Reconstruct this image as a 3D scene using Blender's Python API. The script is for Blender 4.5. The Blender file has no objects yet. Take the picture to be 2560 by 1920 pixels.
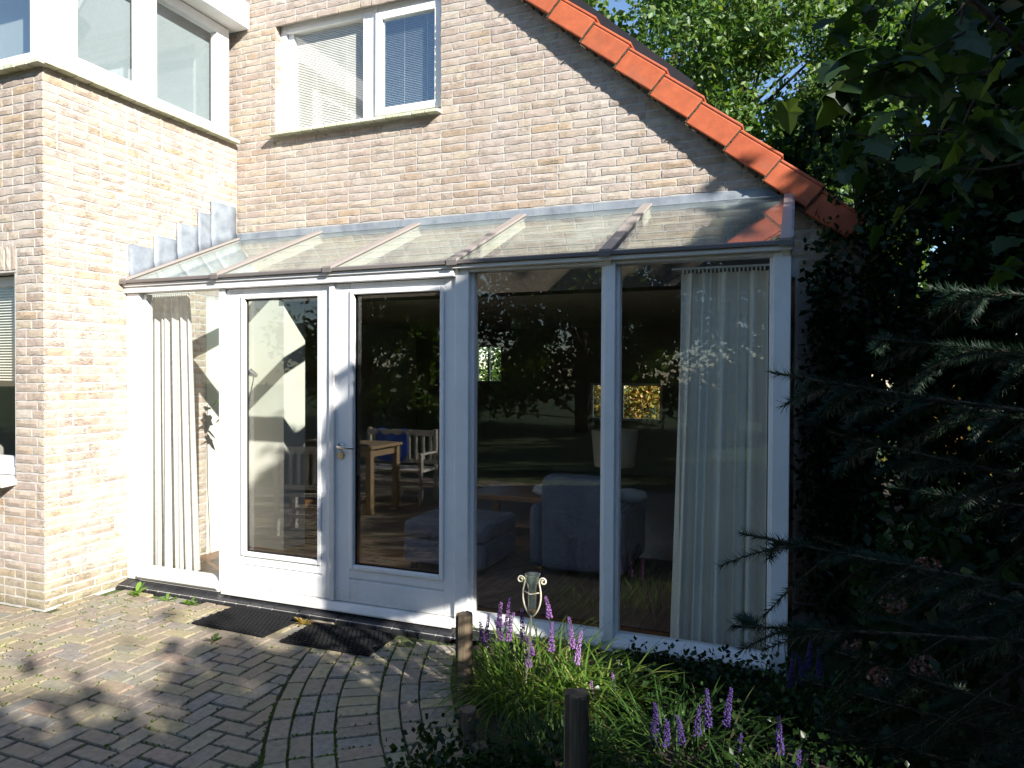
import bpy, bmesh, math, random
import numpy as np
from mathutils import Vector, Matrix
R = math.radians
rng = random.Random(7)
nr = np.random.default_rng(11)
SC = bpy.context.scene
COL = SC.collection

# ------------------------------------------------------------------ camera, sky, sun, exposure
YAW, PIT, ROL = 0.3797, 0.0139, 0.0047
cam = bpy.data.objects.new('camera', bpy.data.cameras.new('camera')); COL.objects.link(cam)
fw = Vector((-math.sin(YAW)*math.cos(PIT), math.cos(YAW)*math.cos(PIT), -math.sin(PIT)))
rt = Vector((math.cos(YAW), math.sin(YAW), 0)); up = rt.cross(fw)
r2 = rt*math.cos(ROL)+up*math.sin(ROL); u2 = up*math.cos(ROL)-rt*math.sin(ROL)
CAM = Vector((4.79, -5.157, 1.637))
cam.matrix_world = Matrix(((r2.x,u2.x,-fw.x,CAM.x),(r2.y,u2.y,-fw.y,CAM.y),(r2.z,u2.z,-fw.z,CAM.z),(0,0,0,1)))
cam.data.lens = 25.01; cam.data.sensor_width = 36; cam.data.clip_start = 0.05; cam.data.clip_end = 600
SC.camera = cam
SUN_EL, SUN_AZ = R(26.5), R(-30)          # azimuth measured from +x
to_sun = Vector((math.cos(SUN_EL)*math.cos(SUN_AZ), math.cos(SUN_EL)*math.sin(SUN_AZ), math.sin(SUN_EL)))
W = bpy.data.worlds.new('World'); SC.world = W; W.use_nodes = True
wn = W.node_tree; wn.nodes.clear()
sky = wn.nodes.new('ShaderNodeTexSky'); sky.sky_type = 'NISHITA'; sky.sun_disc = False
sky.sun_elevation = SUN_EL; sky.sun_rotation = math.atan2(to_sun.x, to_sun.y)
sky.air_density = 1.0; sky.dust_density = 0.15; sky.ozone_density = 3.0
bg = wn.nodes.new('ShaderNodeBackground'); bg.inputs[1].default_value = 0.09
wo = wn.nodes.new('ShaderNodeOutputWorld')
wn.links.new(sky.outputs[0], bg.inputs[0]); wn.links.new(bg.outputs[0], wo.inputs[0])
sl = bpy.data.lights.new('sun', 'SUN'); sl.energy = 5.0; sl.angle = R(0.5); sl.color = (1.0, 0.955, 0.885)
so = bpy.data.objects.new('sun', sl); COL.objects.link(so)
so.rotation_euler = (-to_sun).to_track_quat('-Z', 'Y').to_euler(); so.location = (12, -8, 12)
VS = SC.view_settings
VS.view_transform = 'Standard'; VS.look = 'None'; VS.gamma = 1; VS.use_curve_mapping = False; VS.exposure = 1.35
SC.render.engine = 'CYCLES'
cy = SC.cycles
cy.use_denoising = True; cy.max_bounces = 10; cy.transparent_max_bounces = 24
cy.diffuse_bounces = 4; cy.glossy_bounces = 4; cy.transmission_bounces = 6; cy.sample_clamp_indirect = 6; cy.caustics_reflective = False

# ------------------------------------------------------------------ materials
MATS = {}
def nodes(name):
    m = bpy.data.materials.new(name); m.use_nodes = True; t = m.node_tree; t.nodes.clear()
    MATS[name] = m
    def N(tp, ins=None, **kw):
        n = t.nodes.new(tp)
        for k, v in kw.items(): setattr(n, k, v)
        for k, v in (ins or {}).items():
            s = n.inputs[k]
            if isinstance(v, bpy.types.NodeSocket): t.links.new(v, s)
            else: s.default_value = v
        return n
    return m, t, N
def rgba(c): return (c[0], c[1], c[2], 1)
def ramp(N, fac, stops):
    n = N('ShaderNodeValToRGB', {0: fac}); e = n.color_ramp.elements
    while len(e) < len(stops): e.new(0.5)
    for i, (p, c) in enumerate(stops):
        e[i].position = p; e[i].color = rgba(c)
    return n.outputs[0]
def pieceval(N):
    g = N('ShaderNodeNewGeometry'); o = N('ShaderNodeObjectInfo')
    a = N('ShaderNodeMath', {0: g.outputs['Random Per Island'], 1: o.outputs['Random']}, operation='ADD')
    return N('ShaderNodeMath', {0: a.outputs[0]}, operation='FRACT').outputs[0], g
def pieces(name, stops, rough=0.85, noise=18, nfac=0.35, bump=0.3, bscale=60, stain=None, bdist=0.004, algae=False, crack=0):
    """material for bricks / tiles / pavers: one colour per piece, grain and stains by world position"""
    m, t, N = nodes(name)
    v, g = pieceval(N)
    c = ramp(N, v, stops)
    pos = g.outputs['Position']
    n1 = N('ShaderNodeTexNoise', {'Vector': pos, 'Scale': noise, 'Detail': 6, 'Roughness': 0.65})
    k = N('ShaderNodeMapRange', {0: n1.outputs[0], 1: 0.25, 2: 0.75, 3: 1-nfac, 4: 1+nfac})
    mx = N('ShaderNodeMix', {0: 1.0, 6: c, 7: k.outputs[0]}, data_type='RGBA', blend_type='MULTIPLY')
    col = mx.outputs[2]
    if stain:
        sc, lo, hi, sc_c, amt = stain
        n2 = N('ShaderNodeTexNoise', {'Vector': pos, 'Scale': sc, 'Detail': 5, 'Roughness': 0.6})
        f = N('ShaderNodeMapRange', {0: n2.outputs[0], 1: lo, 2: hi, 3: 0, 4: amt})
        col = N('ShaderNodeMix', {0: f.outputs[0], 6: col, 7: rgba(sc_c)}, data_type='RGBA').outputs[2]
    if algae:      # green-brown growth on the lowest courses
        sx = N('ShaderNodeSeparateXYZ', {0: pos})
        n4 = N('ShaderNodeTexNoise', {'Vector': pos, 'Scale': 4, 'Detail': 6})
        h = N('ShaderNodeMath', {0: n4.outputs[0], 1: -.55, 2: sx.outputs[2]}, operation='MULTIPLY_ADD')
        f = N('ShaderNodeMapRange', {0: h.outputs[0], 1: .02, 2: -.26, 3: 0, 4: .75})
        col = N('ShaderNodeMix', {0: f.outputs[0], 6: col, 7: (.22,.20,.11,1)}, data_type='RGBA').outputs[2]
    n3 = N('ShaderNodeTexNoise', {'Vector': pos, 'Scale': bscale, 'Detail': 8, 'Roughness': 0.7, 'Distortion': 0.6})
    hh = n3.outputs[0]
    if crack:      # folds of hand-moulded clay
        sv = N('ShaderNodeVectorMath', {0: pos, 1: (16, 16, 46)}, operation='MULTIPLY').outputs[0]
        n5 = N('ShaderNodeTexNoise', {'Vector': sv, 'Scale': 1.0, 'Detail': 3, 'Roughness': 0.5, 'Distortion': 1.6})
        ab = N('ShaderNodeMath', {0: n5.outputs[0], 1: .5}, operation='SUBTRACT'); ab = N('ShaderNodeMath', {0: ab.outputs[0]}, operation='ABSOLUTE')
        cr = N('ShaderNodeMapRange', {0: ab.outputs[0], 1: 0.0, 2: .035, 3: -crack, 4: 0})
        n6 = N('ShaderNodeTexNoise', {'Vector': pos, 'Scale': 9, 'Detail': 2})
        mk = N('ShaderNodeMapRange', {0: n6.outputs[0], 1: .48, 2: .62, 3: 0, 4: 1})
        cr = N('ShaderNodeMath', {0: cr.outputs[0], 1: mk.outputs[0]}, operation='MULTIPLY')
        hh = N('ShaderNodeMath', {0: hh, 1: cr.outputs[0]}, operation='ADD').outputs[0]
    b = N('ShaderNodeBump', {'Strength': bump, 'Distance': bdist, 'Height': hh})
    p = N('ShaderNodeBsdfPrincipled', {'Base Color': col, 'Roughness': rough, 'Normal': b.outputs[0]})
    p.inputs['Specular IOR Level'].default_value = 0.25
    N('ShaderNodeOutputMaterial', {0: p.outputs[0]})
    return m
def plain(name, c, rough=0.6, metal=0, nscale=8, nfac=0.12, bump=0.1, bscale=80, spec=0.4, stain=None, stretch=None, bdist=0.002, grime=False):
    m, t, N = nodes(name)
    g = N('ShaderNodeNewGeometry'); pos = g.outputs['Position']
    if stretch:
        pos = N('ShaderNodeVectorMath', {0: pos, 1: stretch}, operation='MULTIPLY').outputs[0]
    n1 = N('ShaderNodeTexNoise', {'Vector': pos, 'Scale': nscale, 'Detail': 6, 'Roughness': 0.6})
    k = N('ShaderNodeMapRange', {0: n1.outputs[0], 1: 0.25, 2: 0.75, 3: 1-nfac, 4: 1+nfac})
    col = N('ShaderNodeMix', {0: 1.0, 6: rgba(c), 7: k.outputs[0]}, data_type='RGBA', blend_type='MULTIPLY').outputs[2]
    if stain:
        sc, lo, hi, sc_c, amt = stain
        n2 = N('ShaderNodeTexNoise', {'Vector': pos, 'Scale': sc, 'Detail': 5, 'Roughness': 0.6})
        f = N('ShaderNodeMapRange', {0: n2.outputs[0], 1: lo, 2: hi, 3: 0, 4: amt})
        col = N('ShaderNodeMix', {0: f.outputs[0], 6: col, 7: rgba(sc_c)}, data_type='RGBA').outputs[2]
    if grime:      # splash dirt just above the paving
        sx = N('ShaderNodeSeparateXYZ', {0: g.outputs['Position']})
        n4 = N('ShaderNodeTexNoise', {'Vector': pos, 'Scale': 9, 'Detail': 6, 'Roughness': .7})
        h = N('ShaderNodeMath', {0: n4.outputs[0], 1: -.22, 2: sx.outputs[2]}, operation='MULTIPLY_ADD')
        f = N('ShaderNodeMapRange', {0: h.outputs[0], 1: .08, 2: -.10, 3: 0, 4: .6})
        col = N('ShaderNodeMix', {0: f.outputs[0], 6: col, 7: (.40,.37,.29,1)}, data_type='RGBA').outputs[2]
    n3 = N('ShaderNodeTexNoise', {'Vector': pos, 'Scale': bscale, 'Detail': 6, 'Roughness': 0.65})
    b = N('ShaderNodeBump', {'Strength': bump, 'Distance': bdist, 'Height': n3.outputs[0]})
    p = N('ShaderNodeBsdfPrincipled', {'Base Color': col, 'Roughness': rough, 'Metallic': metal, 'Normal': b.outputs[0]})
    p.inputs['Specular IOR Level'].default_value = spec
    N('ShaderNodeOutputMaterial', {0: p.outputs[0]})
    return m
def leafmat(name, stops, trans=0.35, gloss=0.06, rough=0.35):
    m, t, N = nodes(name)
    v, g = pieceval(N)
    c = ramp(N, v, stops)
    n1 = N('ShaderNodeTexNoise', {'Vector': g.outputs['Position'], 'Scale': 1.3, 'Detail': 3})
    k = N('ShaderNodeMapRange', {0: n1.outputs[0], 1: 0.3, 2: 0.7, 3: 0.75, 4: 1.25})
    c = N('ShaderNodeMix', {0: 1.0, 6: c, 7: k.outputs[0]}, data_type='RGBA', blend_type='MULTIPLY').outputs[2]
    ct = N('ShaderNodeMix', {0: 1.0, 6: c, 7: (1.5, 1.45, 0.6, 1)}, data_type='RGBA', blend_type='MULTIPLY').outputs[2]
    d = N('ShaderNodeBsdfDiffuse', {0: c}); tr = N('ShaderNodeBsdfTranslucent', {0: ct})
    a = N('ShaderNodeMixShader', {0: trans, 1: d.outputs[0], 2: tr.outputs[0]})
    gl = N('ShaderNodeBsdfGlossy', {0: (1, 1, 1, 1), 'Roughness': rough})
    b = N('ShaderNodeMixShader', {0: gloss, 1: a.outputs[0], 2: gl.outputs[0]})
    N('ShaderNodeOutputMaterial', {0: b.outputs[0]})
    return m
def glassmat(name, f0=0.055, tint=(0.93, 0.97, 0.95), film=0.0):
    m, t, N = nodes(name)
    lw = N('ShaderNodeLayerWeight', {0: 0.5})
    pw = N('ShaderNodeMath', {0: lw.outputs['Facing'], 1: 5.0}, operation='POWER')
    fr = N('ShaderNodeMapRange', {0: pw.outputs[0], 1: 0, 2: 1, 3: f0, 4: 1.0})
    tr = N('ShaderNodeBsdfTransparent', {0: rgba(tint)}); gl = N('ShaderNodeBsdfGlossy', {0: (1, 1, 1, 1), 'Roughness': 0.0})
    a = N('ShaderNodeMixShader', {0: fr.outputs[0], 1: tr.outputs[0], 2: gl.outputs[0]})
    o = a.outputs[0]
    if film:  # uneven pale diffuse layer mixed over the glass
        g = N('ShaderNodeNewGeometry')
        n = N('ShaderNodeTexNoise', {'Vector': g.outputs['Position'], 'Scale': 2.2, 'Detail': 4, 'Roughness': 0.5})
        f = N('ShaderNodeMapRange', {0: n.outputs[0], 1: 0.2, 2: 0.9, 3: film*0.4, 4: film*1.6})
        df = N('ShaderNodeBsdfDiffuse', {0: (0.60, 0.70, 0.67, 1)})
        o = N('ShaderNodeMixShader', {0: f.outputs[0], 1: o, 2: df.outputs[0]}).outputs[0]
    N('ShaderNodeOutputMaterial', {0: o})
    return m
def fabric(name, c, trans=0.25):
    m, t, N = nodes(name)
    g = N('ShaderNodeNewGeometry')
    n = N('ShaderNodeTexNoise', {'Vector': g.outputs['Position'], 'Scale': 180, 'Detail': 3})
    k = N('ShaderNodeMapRange', {0: n.outputs[0], 1: 0.3, 2: 0.7, 3: 0.9, 4: 1.1})
    col = N('ShaderNodeMix', {0: 1.0, 6: rgba(c), 7: k.outputs[0]}, data_type='RGBA', blend_type='MULTIPLY').outputs[2]
    b = N('ShaderNodeBump', {'Strength': 0.2, 'Distance': 0.002, 'Height': n.outputs[0]})
    d = N('ShaderNodeBsdfDiffuse', {0: col, 'Normal': b.outputs[0]}); tr = N('ShaderNodeBsdfTranslucent', {0: col})
    a = N('ShaderNodeMixShader', {0: trans, 1: d.outputs[0], 2: tr.outputs[0]})
    N('ShaderNodeOutputMaterial', {0: a.outputs[0]})
    return m

BRICK = pieces('tan_brick', [(0, (.375,.305,.255)), (.2, (.42,.35,.29)), (.4, (.39,.315,.27)), (.6, (.44,.375,.29)), (.78, (.345,.27,.22)), (.9, (.41,.315,.22)), (1, (.46,.41,.35))],
               noise=22, nfac=.2, bump=.8, bscale=60, bdist=.006, stain=(1.6, .48, .75, (.49,.46,.43), .55), algae=True, crack=1.2)
MORTAR = plain('mortar', (.45,.43,.40), .95, nscale=14, nfac=.2, bump=.5, bscale=120, bdist=.004)
PAVER = pieces('paver_clay', [(0, (.235,.20,.155)), (.2, (.28,.225,.17)), (.4, (.24,.22,.19)), (.55, (.30,.22,.165)), (.7, (.21,.20,.185)), (.85, (.33,.28,.17)), (1, (.25,.195,.16))],
               noise=30, nfac=.35, bump=.5, bscale=140, rough=.8, stain=(3.2, .44, .70, (.255,.235,.12), .5))
MOSS = plain('moss_sand', (.07,.10,.025), .95, nscale=20, nfac=.5, bump=.8, bscale=90, bdist=.006, stain=(6, .45, .65, (.05,.04,.03), .8))
ORANGE = pieces('orange_tile', [(0, (.40,.105,.048)), (.35, (.45,.115,.05)), (.7, (.42,.10,.045)), (1, (.36,.105,.06))], rough=.75, noise=14, nfac=.2, bump=.25, bscale=60, stain=(5, .55, .8, (.22,.12,.08), .65))
ROOFDK = plain('dark_roofing', (.02,.02,.022), .45)
WHITE = plain('white_paint', (.80,.80,.80), .45, nscale=4, nfac=.06, bump=.12, bscale=40, stain=(5, .55, .8, (.60,.60,.55), .45), grime=True)
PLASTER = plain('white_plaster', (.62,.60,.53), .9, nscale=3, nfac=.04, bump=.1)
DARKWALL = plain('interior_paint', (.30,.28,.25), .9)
CEIL = plain('ceiling_paint', (.55,.54,.50), .9)
LEAD = plain('lead_sheet', (.19,.215,.25), .6, metal=.1, nscale=9, nfac=.3, bump=.45, bscale=11, bdist=.012, stain=(6, .42, .66, (.29,.325,.345), .7))
ALU = plain('brown_grey_aluminium', (.34,.30,.275), .45, metal=.25, nfac=.06)
ALUDK = plain('bronze_grey_rail', (.17,.15,.145), .5, metal=.2, nfac=.1)
GLASS = glassmat('window_glass', .05, (.975,.985,.98))
ROOFGLASS = glassmat('roof_glass', .10, (.93,.97,.95), film=.08)
COATED = glassmat('coated_glass', .2, (.90,.95,.97))
PLINTH = pieces('black_glazed_tile', [(0, (.018,.018,.02)), (1, (.03,.03,.034))], rough=.3, noise=12, nfac=.3, bump=.1)
SILLT = pieces('mossy_sill_tile', [(0, (.52,.53,.40)), (.5, (.45,.47,.33)), (1, (.58,.58,.47))], noise=24, nfac=.3, stain=(12, .5, .7, (.22,.28,.12), .6))
STEEL = plain('satin_steel', (.55,.52,.47), .3, metal=1)
BRASS = plain('dull_brass', (.42,.36,.24), .35, metal=1)
RUBBER = plain('black_rubber', (.010,.010,.011), .9, spec=.15, bump=.4, bscale=120)
WOODPOST = plain('weathered_post', (.13,.095,.06), .85, nscale=10, nfac=.45, bump=.8, bscale=22, stretch=(9, 9, .8), bdist=.006, stain=(3, .5, .7, (.11,.10,.06), .6))
SOIL = plain('bed_soil', (.045,.032,.022), .95, nscale=12, nfac=.5, bump=.9, bscale=50, bdist=.02)
LAWN = plain('lawn_ground', (.035,.065,.014), .95, nscale=3, nfac=.4, bump=.9, bscale=70, bdist=.03)
FLOORW = plain('oak_floor', (.19,.085,.035), .35, nscale=6, nfac=.35, stretch=(1, 8, 1), bump=.05)
TABLEW = plain('table_oak', (.45,.32,.18), .5, nscale=6, nfac=.3, stretch=(2, 9, 9), bump=.05)
COFFEEW = plain('coffee_table_wood', (.30,.14,.06), .4, nscale=6, nfac=.35, stretch=(2, 9, 9), bump=.05)
CREAM = plain('cream_wood_paint', (.70,.66,.58), .5)
CURT = fabric('cream_curtain', (.72,.71,.67), .35)
SCREEN = fabric('pale_blue_screen', (.25,.295,.31), .2)
CURTG = fabric('grey_white_curtain', (.88,.84,.75), .12)
SOFA = plain('blue_grey_upholstery', (.115,.125,.165), .95, nscale=5, nfac=.25, bump=.7, bscale=7, spec=.1, bdist=.05)
SOFAC = fabric('pale_cushion', (.30,.31,.31), 0)
BLUE = fabric('blue_cloth', (.05,.16,.75), .1)
SHADEM = fabric('lamp_shade_linen', (.80,.74,.62), .4)
DKFAB = fabric('dark_cushion', (.05,.045,.045), 0)
RUG = plain('striped_rug', (.12,.07,.05), .95, nscale=4, nfac=.6, stretch=(14, .5, 1))
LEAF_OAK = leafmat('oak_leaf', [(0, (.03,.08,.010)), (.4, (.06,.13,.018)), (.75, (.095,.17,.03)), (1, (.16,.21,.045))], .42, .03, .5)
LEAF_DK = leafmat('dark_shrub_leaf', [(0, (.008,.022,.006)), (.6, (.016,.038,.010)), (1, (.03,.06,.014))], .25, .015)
LEAF_VINE = leafmat('grape_leaf', [(0, (.012,.034,.010)), (.7, (.026,.056,.014)), (1, (.08,.13,.025))], .4, .03, .45)
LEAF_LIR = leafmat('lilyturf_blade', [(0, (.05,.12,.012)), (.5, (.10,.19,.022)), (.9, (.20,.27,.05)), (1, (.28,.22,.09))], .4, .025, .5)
LEAF_LIRD = leafmat('lilyturf_blade_shaded', [(0, (.02,.05,.010)), (.9, (.05,.10,.02)), (1, (.12,.10,.05))], .3, .015, .5)  # blade copy for shaded clumps, with the shade put into its colour
NEEDLE = leafmat('conifer_needle', [(0, (.008,.022,.013)), (.6, (.016,.036,.022)), (1, (.035,.055,.036))], .1, .015)
BARK = plain('bark', (.055,.042,.03), .95, nscale=12, nfac=.4, bump=1, bscale=16, bdist=.02, stretch=(3, 3, .7))
TWIG = plain('brown_twig', (.07,.055,.035), .9)
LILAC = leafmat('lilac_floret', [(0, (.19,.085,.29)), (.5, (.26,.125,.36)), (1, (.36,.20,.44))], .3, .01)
LILACD = leafmat('lilac_floret_shaded', [(0, (.05,.03,.13)), (1, (.10,.06,.20))], .2, .0)  # lilac florets of the shaded clumps; their dimness is painted in
HYD = leafmat('dried_hydrangea', [(0, (.16,.06,.05)), (.6, (.24,.11,.09)), (1, (.40,.28,.25))], .3, .02)
HEDGE = leafmat('autumn_hedge', [(0, (.16,.18,.03)), (.5, (.30,.22,.05)), (1, (.40,.20,.06))], .4, .03)
WEED = leafmat('weed_leaf', [(0, (.12,.24,.03)), (1, (.20,.34,.06))], .4, .04)
IVORY = plain('ivory_metal', (.68,.62,.46), .5)
GAUGE = glassmat('gauge_glass', .06, (.95,.97,.92), film=.05)
BLACK = plain('black_metal', (.02,.02,.02), .4)
BLIND = plain('aluminium_blind', (.86,.83,.76), .5)

# ------------------------------------------------------------------ object helpers
ORG = {}
def link(o, parent=None, org=None):
    COL.objects.link(o)
    if parent is not None: o.parent = parent
    return o
def thing(name, label=None, cat=None, loc=(0,0,0), group=None, kind=None):
    o = bpy.data.objects.new(name, None); o.empty_display_size = .1; COL.objects.link(o); o.location = loc
    ORG[o.name] = Vector(loc); tag(o, label, cat, group, kind)
    return o
def tag(o, label=None, cat=None, group=None, kind=None):
    if label: o['label'] = label
    if cat: o['category'] = cat
    if group: o['group'] = group
    if kind: o['kind'] = kind
    return o
def org(p): return ORG.get(p.name, Vector((0,0,0))) if p is not None else Vector((0,0,0))
class M:
    """collects shapes in world coordinates, then links them as ONE mesh object"""
    def __init__(s): s.v = []; s.f = []; s.mi = []; s.m = 0
    def add(s, vs, fs):
        n = len(s.v); s.v += [tuple(v) for v in vs]; s.f += [tuple(i+n for i in f) for f in fs]; s.mi += [s.m]*len(fs); return s
    def box(s, x0, x1, y0, y1, z0, z1):
        return s.add([(x0,y0,z0),(x1,y0,z0),(x1,y1,z0),(x0,y1,z0),(x0,y0,z1),(x1,y0,z1),(x1,y1,z1),(x0,y1,z1)],
                     [(0,3,2,1),(4,5,6,7),(0,1,5,4),(1,2,6,5),(2,3,7,6),(3,0,4,7)])
    def obox(s, c, sx, sy, sz, mat):
        c = Vector(c); vs = []
        for z in (-1,1):
            for x, y in ((-1,-1),(1,-1),(1,1),(-1,1)): vs.append(c + mat @ Vector((x*sx/2, y*sy/2, z*sz/2)))
        return s.add(vs, [(0,3,2,1),(4,5,6,7),(0,1,5,4),(1,2,6,5),(2,3,7,6),(3,0,4,7)])
    def prism(s, poly, axis, a, b):
        """poly: 2-D outline, extruded along axis from a to b; axis 0 -> (y,z), 1 -> (x,z), 2 -> (x,y)"""
        def P(p, t): return (t,p[0],p[1]) if axis == 0 else ((p[0],t,p[1]) if axis == 1 else (p[0],p[1],t))
        n = len(poly); vs = [P(p,a) for p in poly]+[P(p,b) for p in poly]
        return s.add(vs, [tuple(range(n)), tuple(reversed(range(n,2*n)))]+[(i,i+n,(i+1)%n+n,(i+1)%n) for i in range(n)])
    def tube(s, pts, rad, n=8, cap=True):
        pts = [Vector(p) for p in pts]; k = len(pts)
        rs = rad if isinstance(rad, (list, tuple)) else [rad]*k
        base = len(s.v); vs = []; fs = []; px = None
        for i, p in enumerate(pts):
            d = (pts[min(i+1,k-1)]-pts[max(i-1,0)]).normalized()
            if px is None: px = d.orthogonal().normalized()
            px = (px - d*px.dot(d)).normalized(); py = d.cross(px)
            for j in range(n):
                a = 2*math.pi*j/n; vs.append(p + (px*math.cos(a)+py*math.sin(a))*rs[i])
        for i in range(k-1):
            for j in range(n):
                j2 = (j+1)%n; fs.append((i*n+j, i*n+j2, (i+1)*n+j2, (i+1)*n+j))
        if cap: fs += [tuple(reversed(range(n))), tuple(range((k-1)*n, k*n))]
        return s.add(vs, fs)
    def lathe(s, c, prof, n=16):
        """prof: (radius, z) pairs about the vertical axis at c"""
        vs = []; fs = []; k = len(prof)
        for r_, z in prof:
            for j in range(n): a = 2*math.pi*j/n; vs.append((c[0]+r_*math.cos(a), c[1]+r_*math.sin(a), c[2]+z))
        for i in range(k-1):
            for j in range(n): j2 = (j+1)%n; fs.append((i*n+j, i*n+j2, (i+1)*n+j2, (i+1)*n+j))
        return s.add(vs, fs)
    def grid(s, P):
        """P: rows of points"""
        h = len(P); w = len(P[0])
        return s.add([p for r_ in P for p in r_], [(i*w+j, i*w+j+1, (i+1)*w+j+1, (i+1)*w+j) for i in range(h-1) for j in range(w-1)])
    def mesh(s, name, mats, o=Vector((0,0,0)), smooth=False):
        me = bpy.data.meshes.new(name)
        me.from_pydata([(v[0]-o.x, v[1]-o.y, v[2]-o.z) for v in s.v], [], s.f)
        for m in (mats if isinstance(mats, (list, tuple)) else [mats]): me.materials.append(m)
        if any(s.mi): me.polygons.foreach_set('material_index', s.mi)
        if smooth: me.polygons.foreach_set('use_smooth', [True]*len(me.polygons))
        me.update(); return me
    def build(s, name, mats, parent=None, smooth=False, bevel=0, kind=None, label=None, seg=2):
        o = bpy.data.objects.new(name, s.mesh(name, mats, org(parent), smooth)); link(o, parent)
        ORG[o.name] = Vector(org(parent))
        if bevel:
            b = o.modifiers.new('bevel', 'BEVEL'); b.width = bevel; b.segments = seg; b.limit_method = 'ANGLE'; b.angle_limit = R(40)
            if seg > 1: b.harden_normals = False
        if kind: o['kind'] = kind
        if label: o['label'] = label
        return o
def inst(name, me, parent, loc, rotz=0, scale=None, rot=None):
    o = bpy.data.objects.new(name, me); link(o, parent); o.location = Vector(loc)-org(parent)
    o.rotation_euler = rot if rot is not None else (0,0,rotz)
    if scale is not None: o.scale = scale
    ORG[o.name] = Vector(org(parent))
    return o
def fastmesh(name, verts, faces, mats, mi=None):
    """verts (n,3) array, faces (m,k) array"""
    me = bpy.data.meshes.new(name); nv = len(verts); nf, k = faces.shape
    me.vertices.add(nv); me.vertices.foreach_set('co', np.asarray(verts, dtype=np.float32).ravel())
    me.loops.add(nf*k); me.loops.foreach_set('vertex_index', faces.astype(np.int32).ravel())
    me.polygons.add(nf); me.polygons.foreach_set('loop_start', np.arange(0, nf*k, k, dtype=np.int32))
    try: me.polygons.foreach_set('loop_total', np.full(nf, k, dtype=np.int32))
    except Exception: pass
    for m in (mats if isinstance(mats, (list, tuple)) else [mats]): me.materials.append(m)
    if mi is not None: me.polygons.foreach_set('material_index', np.asarray(mi, dtype=np.int32))
    me.update(calc_edges=True); me.validate()
    return me
def leafcloud(centers, size, flat=0.0, aspect=0.55, dirs=None):
    """one folded diamond leaf per centre -> verts, tri faces"""
    c = np.asarray(centers); n = len(c)
    a = nr.normal(size=(n,3)) if dirs is None else dirs + nr.normal(size=(n,3))*.45
    a[:,2] -= flat; a /= np.linalg.norm(a, axis=1)[:,None]
    b = nr.normal(size=(n,3)); b -= (b*a).sum(1)[:,None]*a; b /= np.linalg.norm(b, axis=1)[:,None]
    w = np.cross(a, b); s = (size*(0.65+0.7*nr.random(n)))[:,None]
    v = np.stack([c-a*s*.5, c+b*s*aspect*.5+w*s*.08, c+a*s*.5, c-b*s*aspect*.5+w*s*.08], 1).reshape(-1,3)
    i = np.arange(n)[:,None]*4
    f = np.concatenate([i+np.array([[0,1,2]]), i+np.array([[0,2,3]])], 1).reshape(-1,3)
    return v, f
def link_mesh(name, me, parent=None, kind=None):
    o = bpy.data.objects.new(name, me); link(o, parent); ORG[o.name] = Vector(org(parent))
    o.location = -org(parent) if parent is not None else (0,0,0)
    if kind: o['kind'] = kind
    return o
def inview(p, m=0.04):
    v = Vector(p)-CAM; d = v.dot(fw)
    if d < .1: return False
    return abs(v.dot(r2)/d) < .72+m and abs(v.dot(u2)/d) < .54+m

# ------------------------------------------------------------------ ground
g = M().add([(-80,-80,-.05),(80,-80,-.05),(80,80,-.05),(-80,80,-.05)], [(0,1,2,3)]).build('ground', LAWN); tag(g, kind='structure')

D = 1.15                       # depth of the conservatory
WL = 1.82                      # how far the brick wing comes forward
house = thing('brick_house', 'tan brick house with orange gable tiles and white windows', 'house')

# ------------------------------------------------------------------ bricks
CH = .0625
def brick_geo(L, H, rg, deep=.016):
    nx = 5 if L > .14 else 4; nz = 3
    vs = []; fs = []
    dx0, dx1 = rg.uniform(-.003,.003), rg.uniform(-.003,.003)
    tilt = rg.uniform(-.010,.010); fold = rg.random() < .35
    for k in range(nz):
        for i in range(nx):
            u = i/(nx-1)-.5; w = k/(nz-1)-.5
            e = (i in (0,nx-1)) or (k in (0,nz-1))
            y = (.0006 if e else -.0016)+rg.uniform(-.0012,.0012)+tilt*u*L*.5
            if fold and not e: y -= rg.uniform(-.002,.005)
            x = u*L+(rg.uniform(-.003,.003) if i in (0,nx-1) else 0); z = w*H+rg.uniform(-.0036,.0030)*(1 if e else .5)
            vs.append((x,y,z))
    for k in range(nz-1):
        for i in range(nx-1): fs.append((k*nx+i, k*nx+i+1, (k+1)*nx+i+1, (k+1)*nx+i))
    ring = [i for i in range(nx)]+[k*nx+nx-1 for k in range(1,nz)]+[(nz-1)*nx+i for i in range(nx-2,-1,-1)]+[k*nx for k in range(nz-2,0,-1)]
    b0 = len(vs)
    for r_ in ring: vs.append((vs[r_][0], deep, vs[r_][2]))
    n = len(ring)
    for j in range(n): fs.append((ring[j], b0+j, b0+(j+1)%n, ring[(j+1)%n]))
    return vs, fs
bg_ = random.Random(3)
STR = []; HDR = []
for i in range(14):
    m_ = M().add(*brick_geo(.21,.0492,bg_)); STR.append(m_.mesh('brick_stretcher', BRICK))
for i in range(9):
    m_ = M().add(*brick_geo(.10,.0492,bg_)); HDR.append(m_.mesh('brick_header', BRICK))
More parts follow.
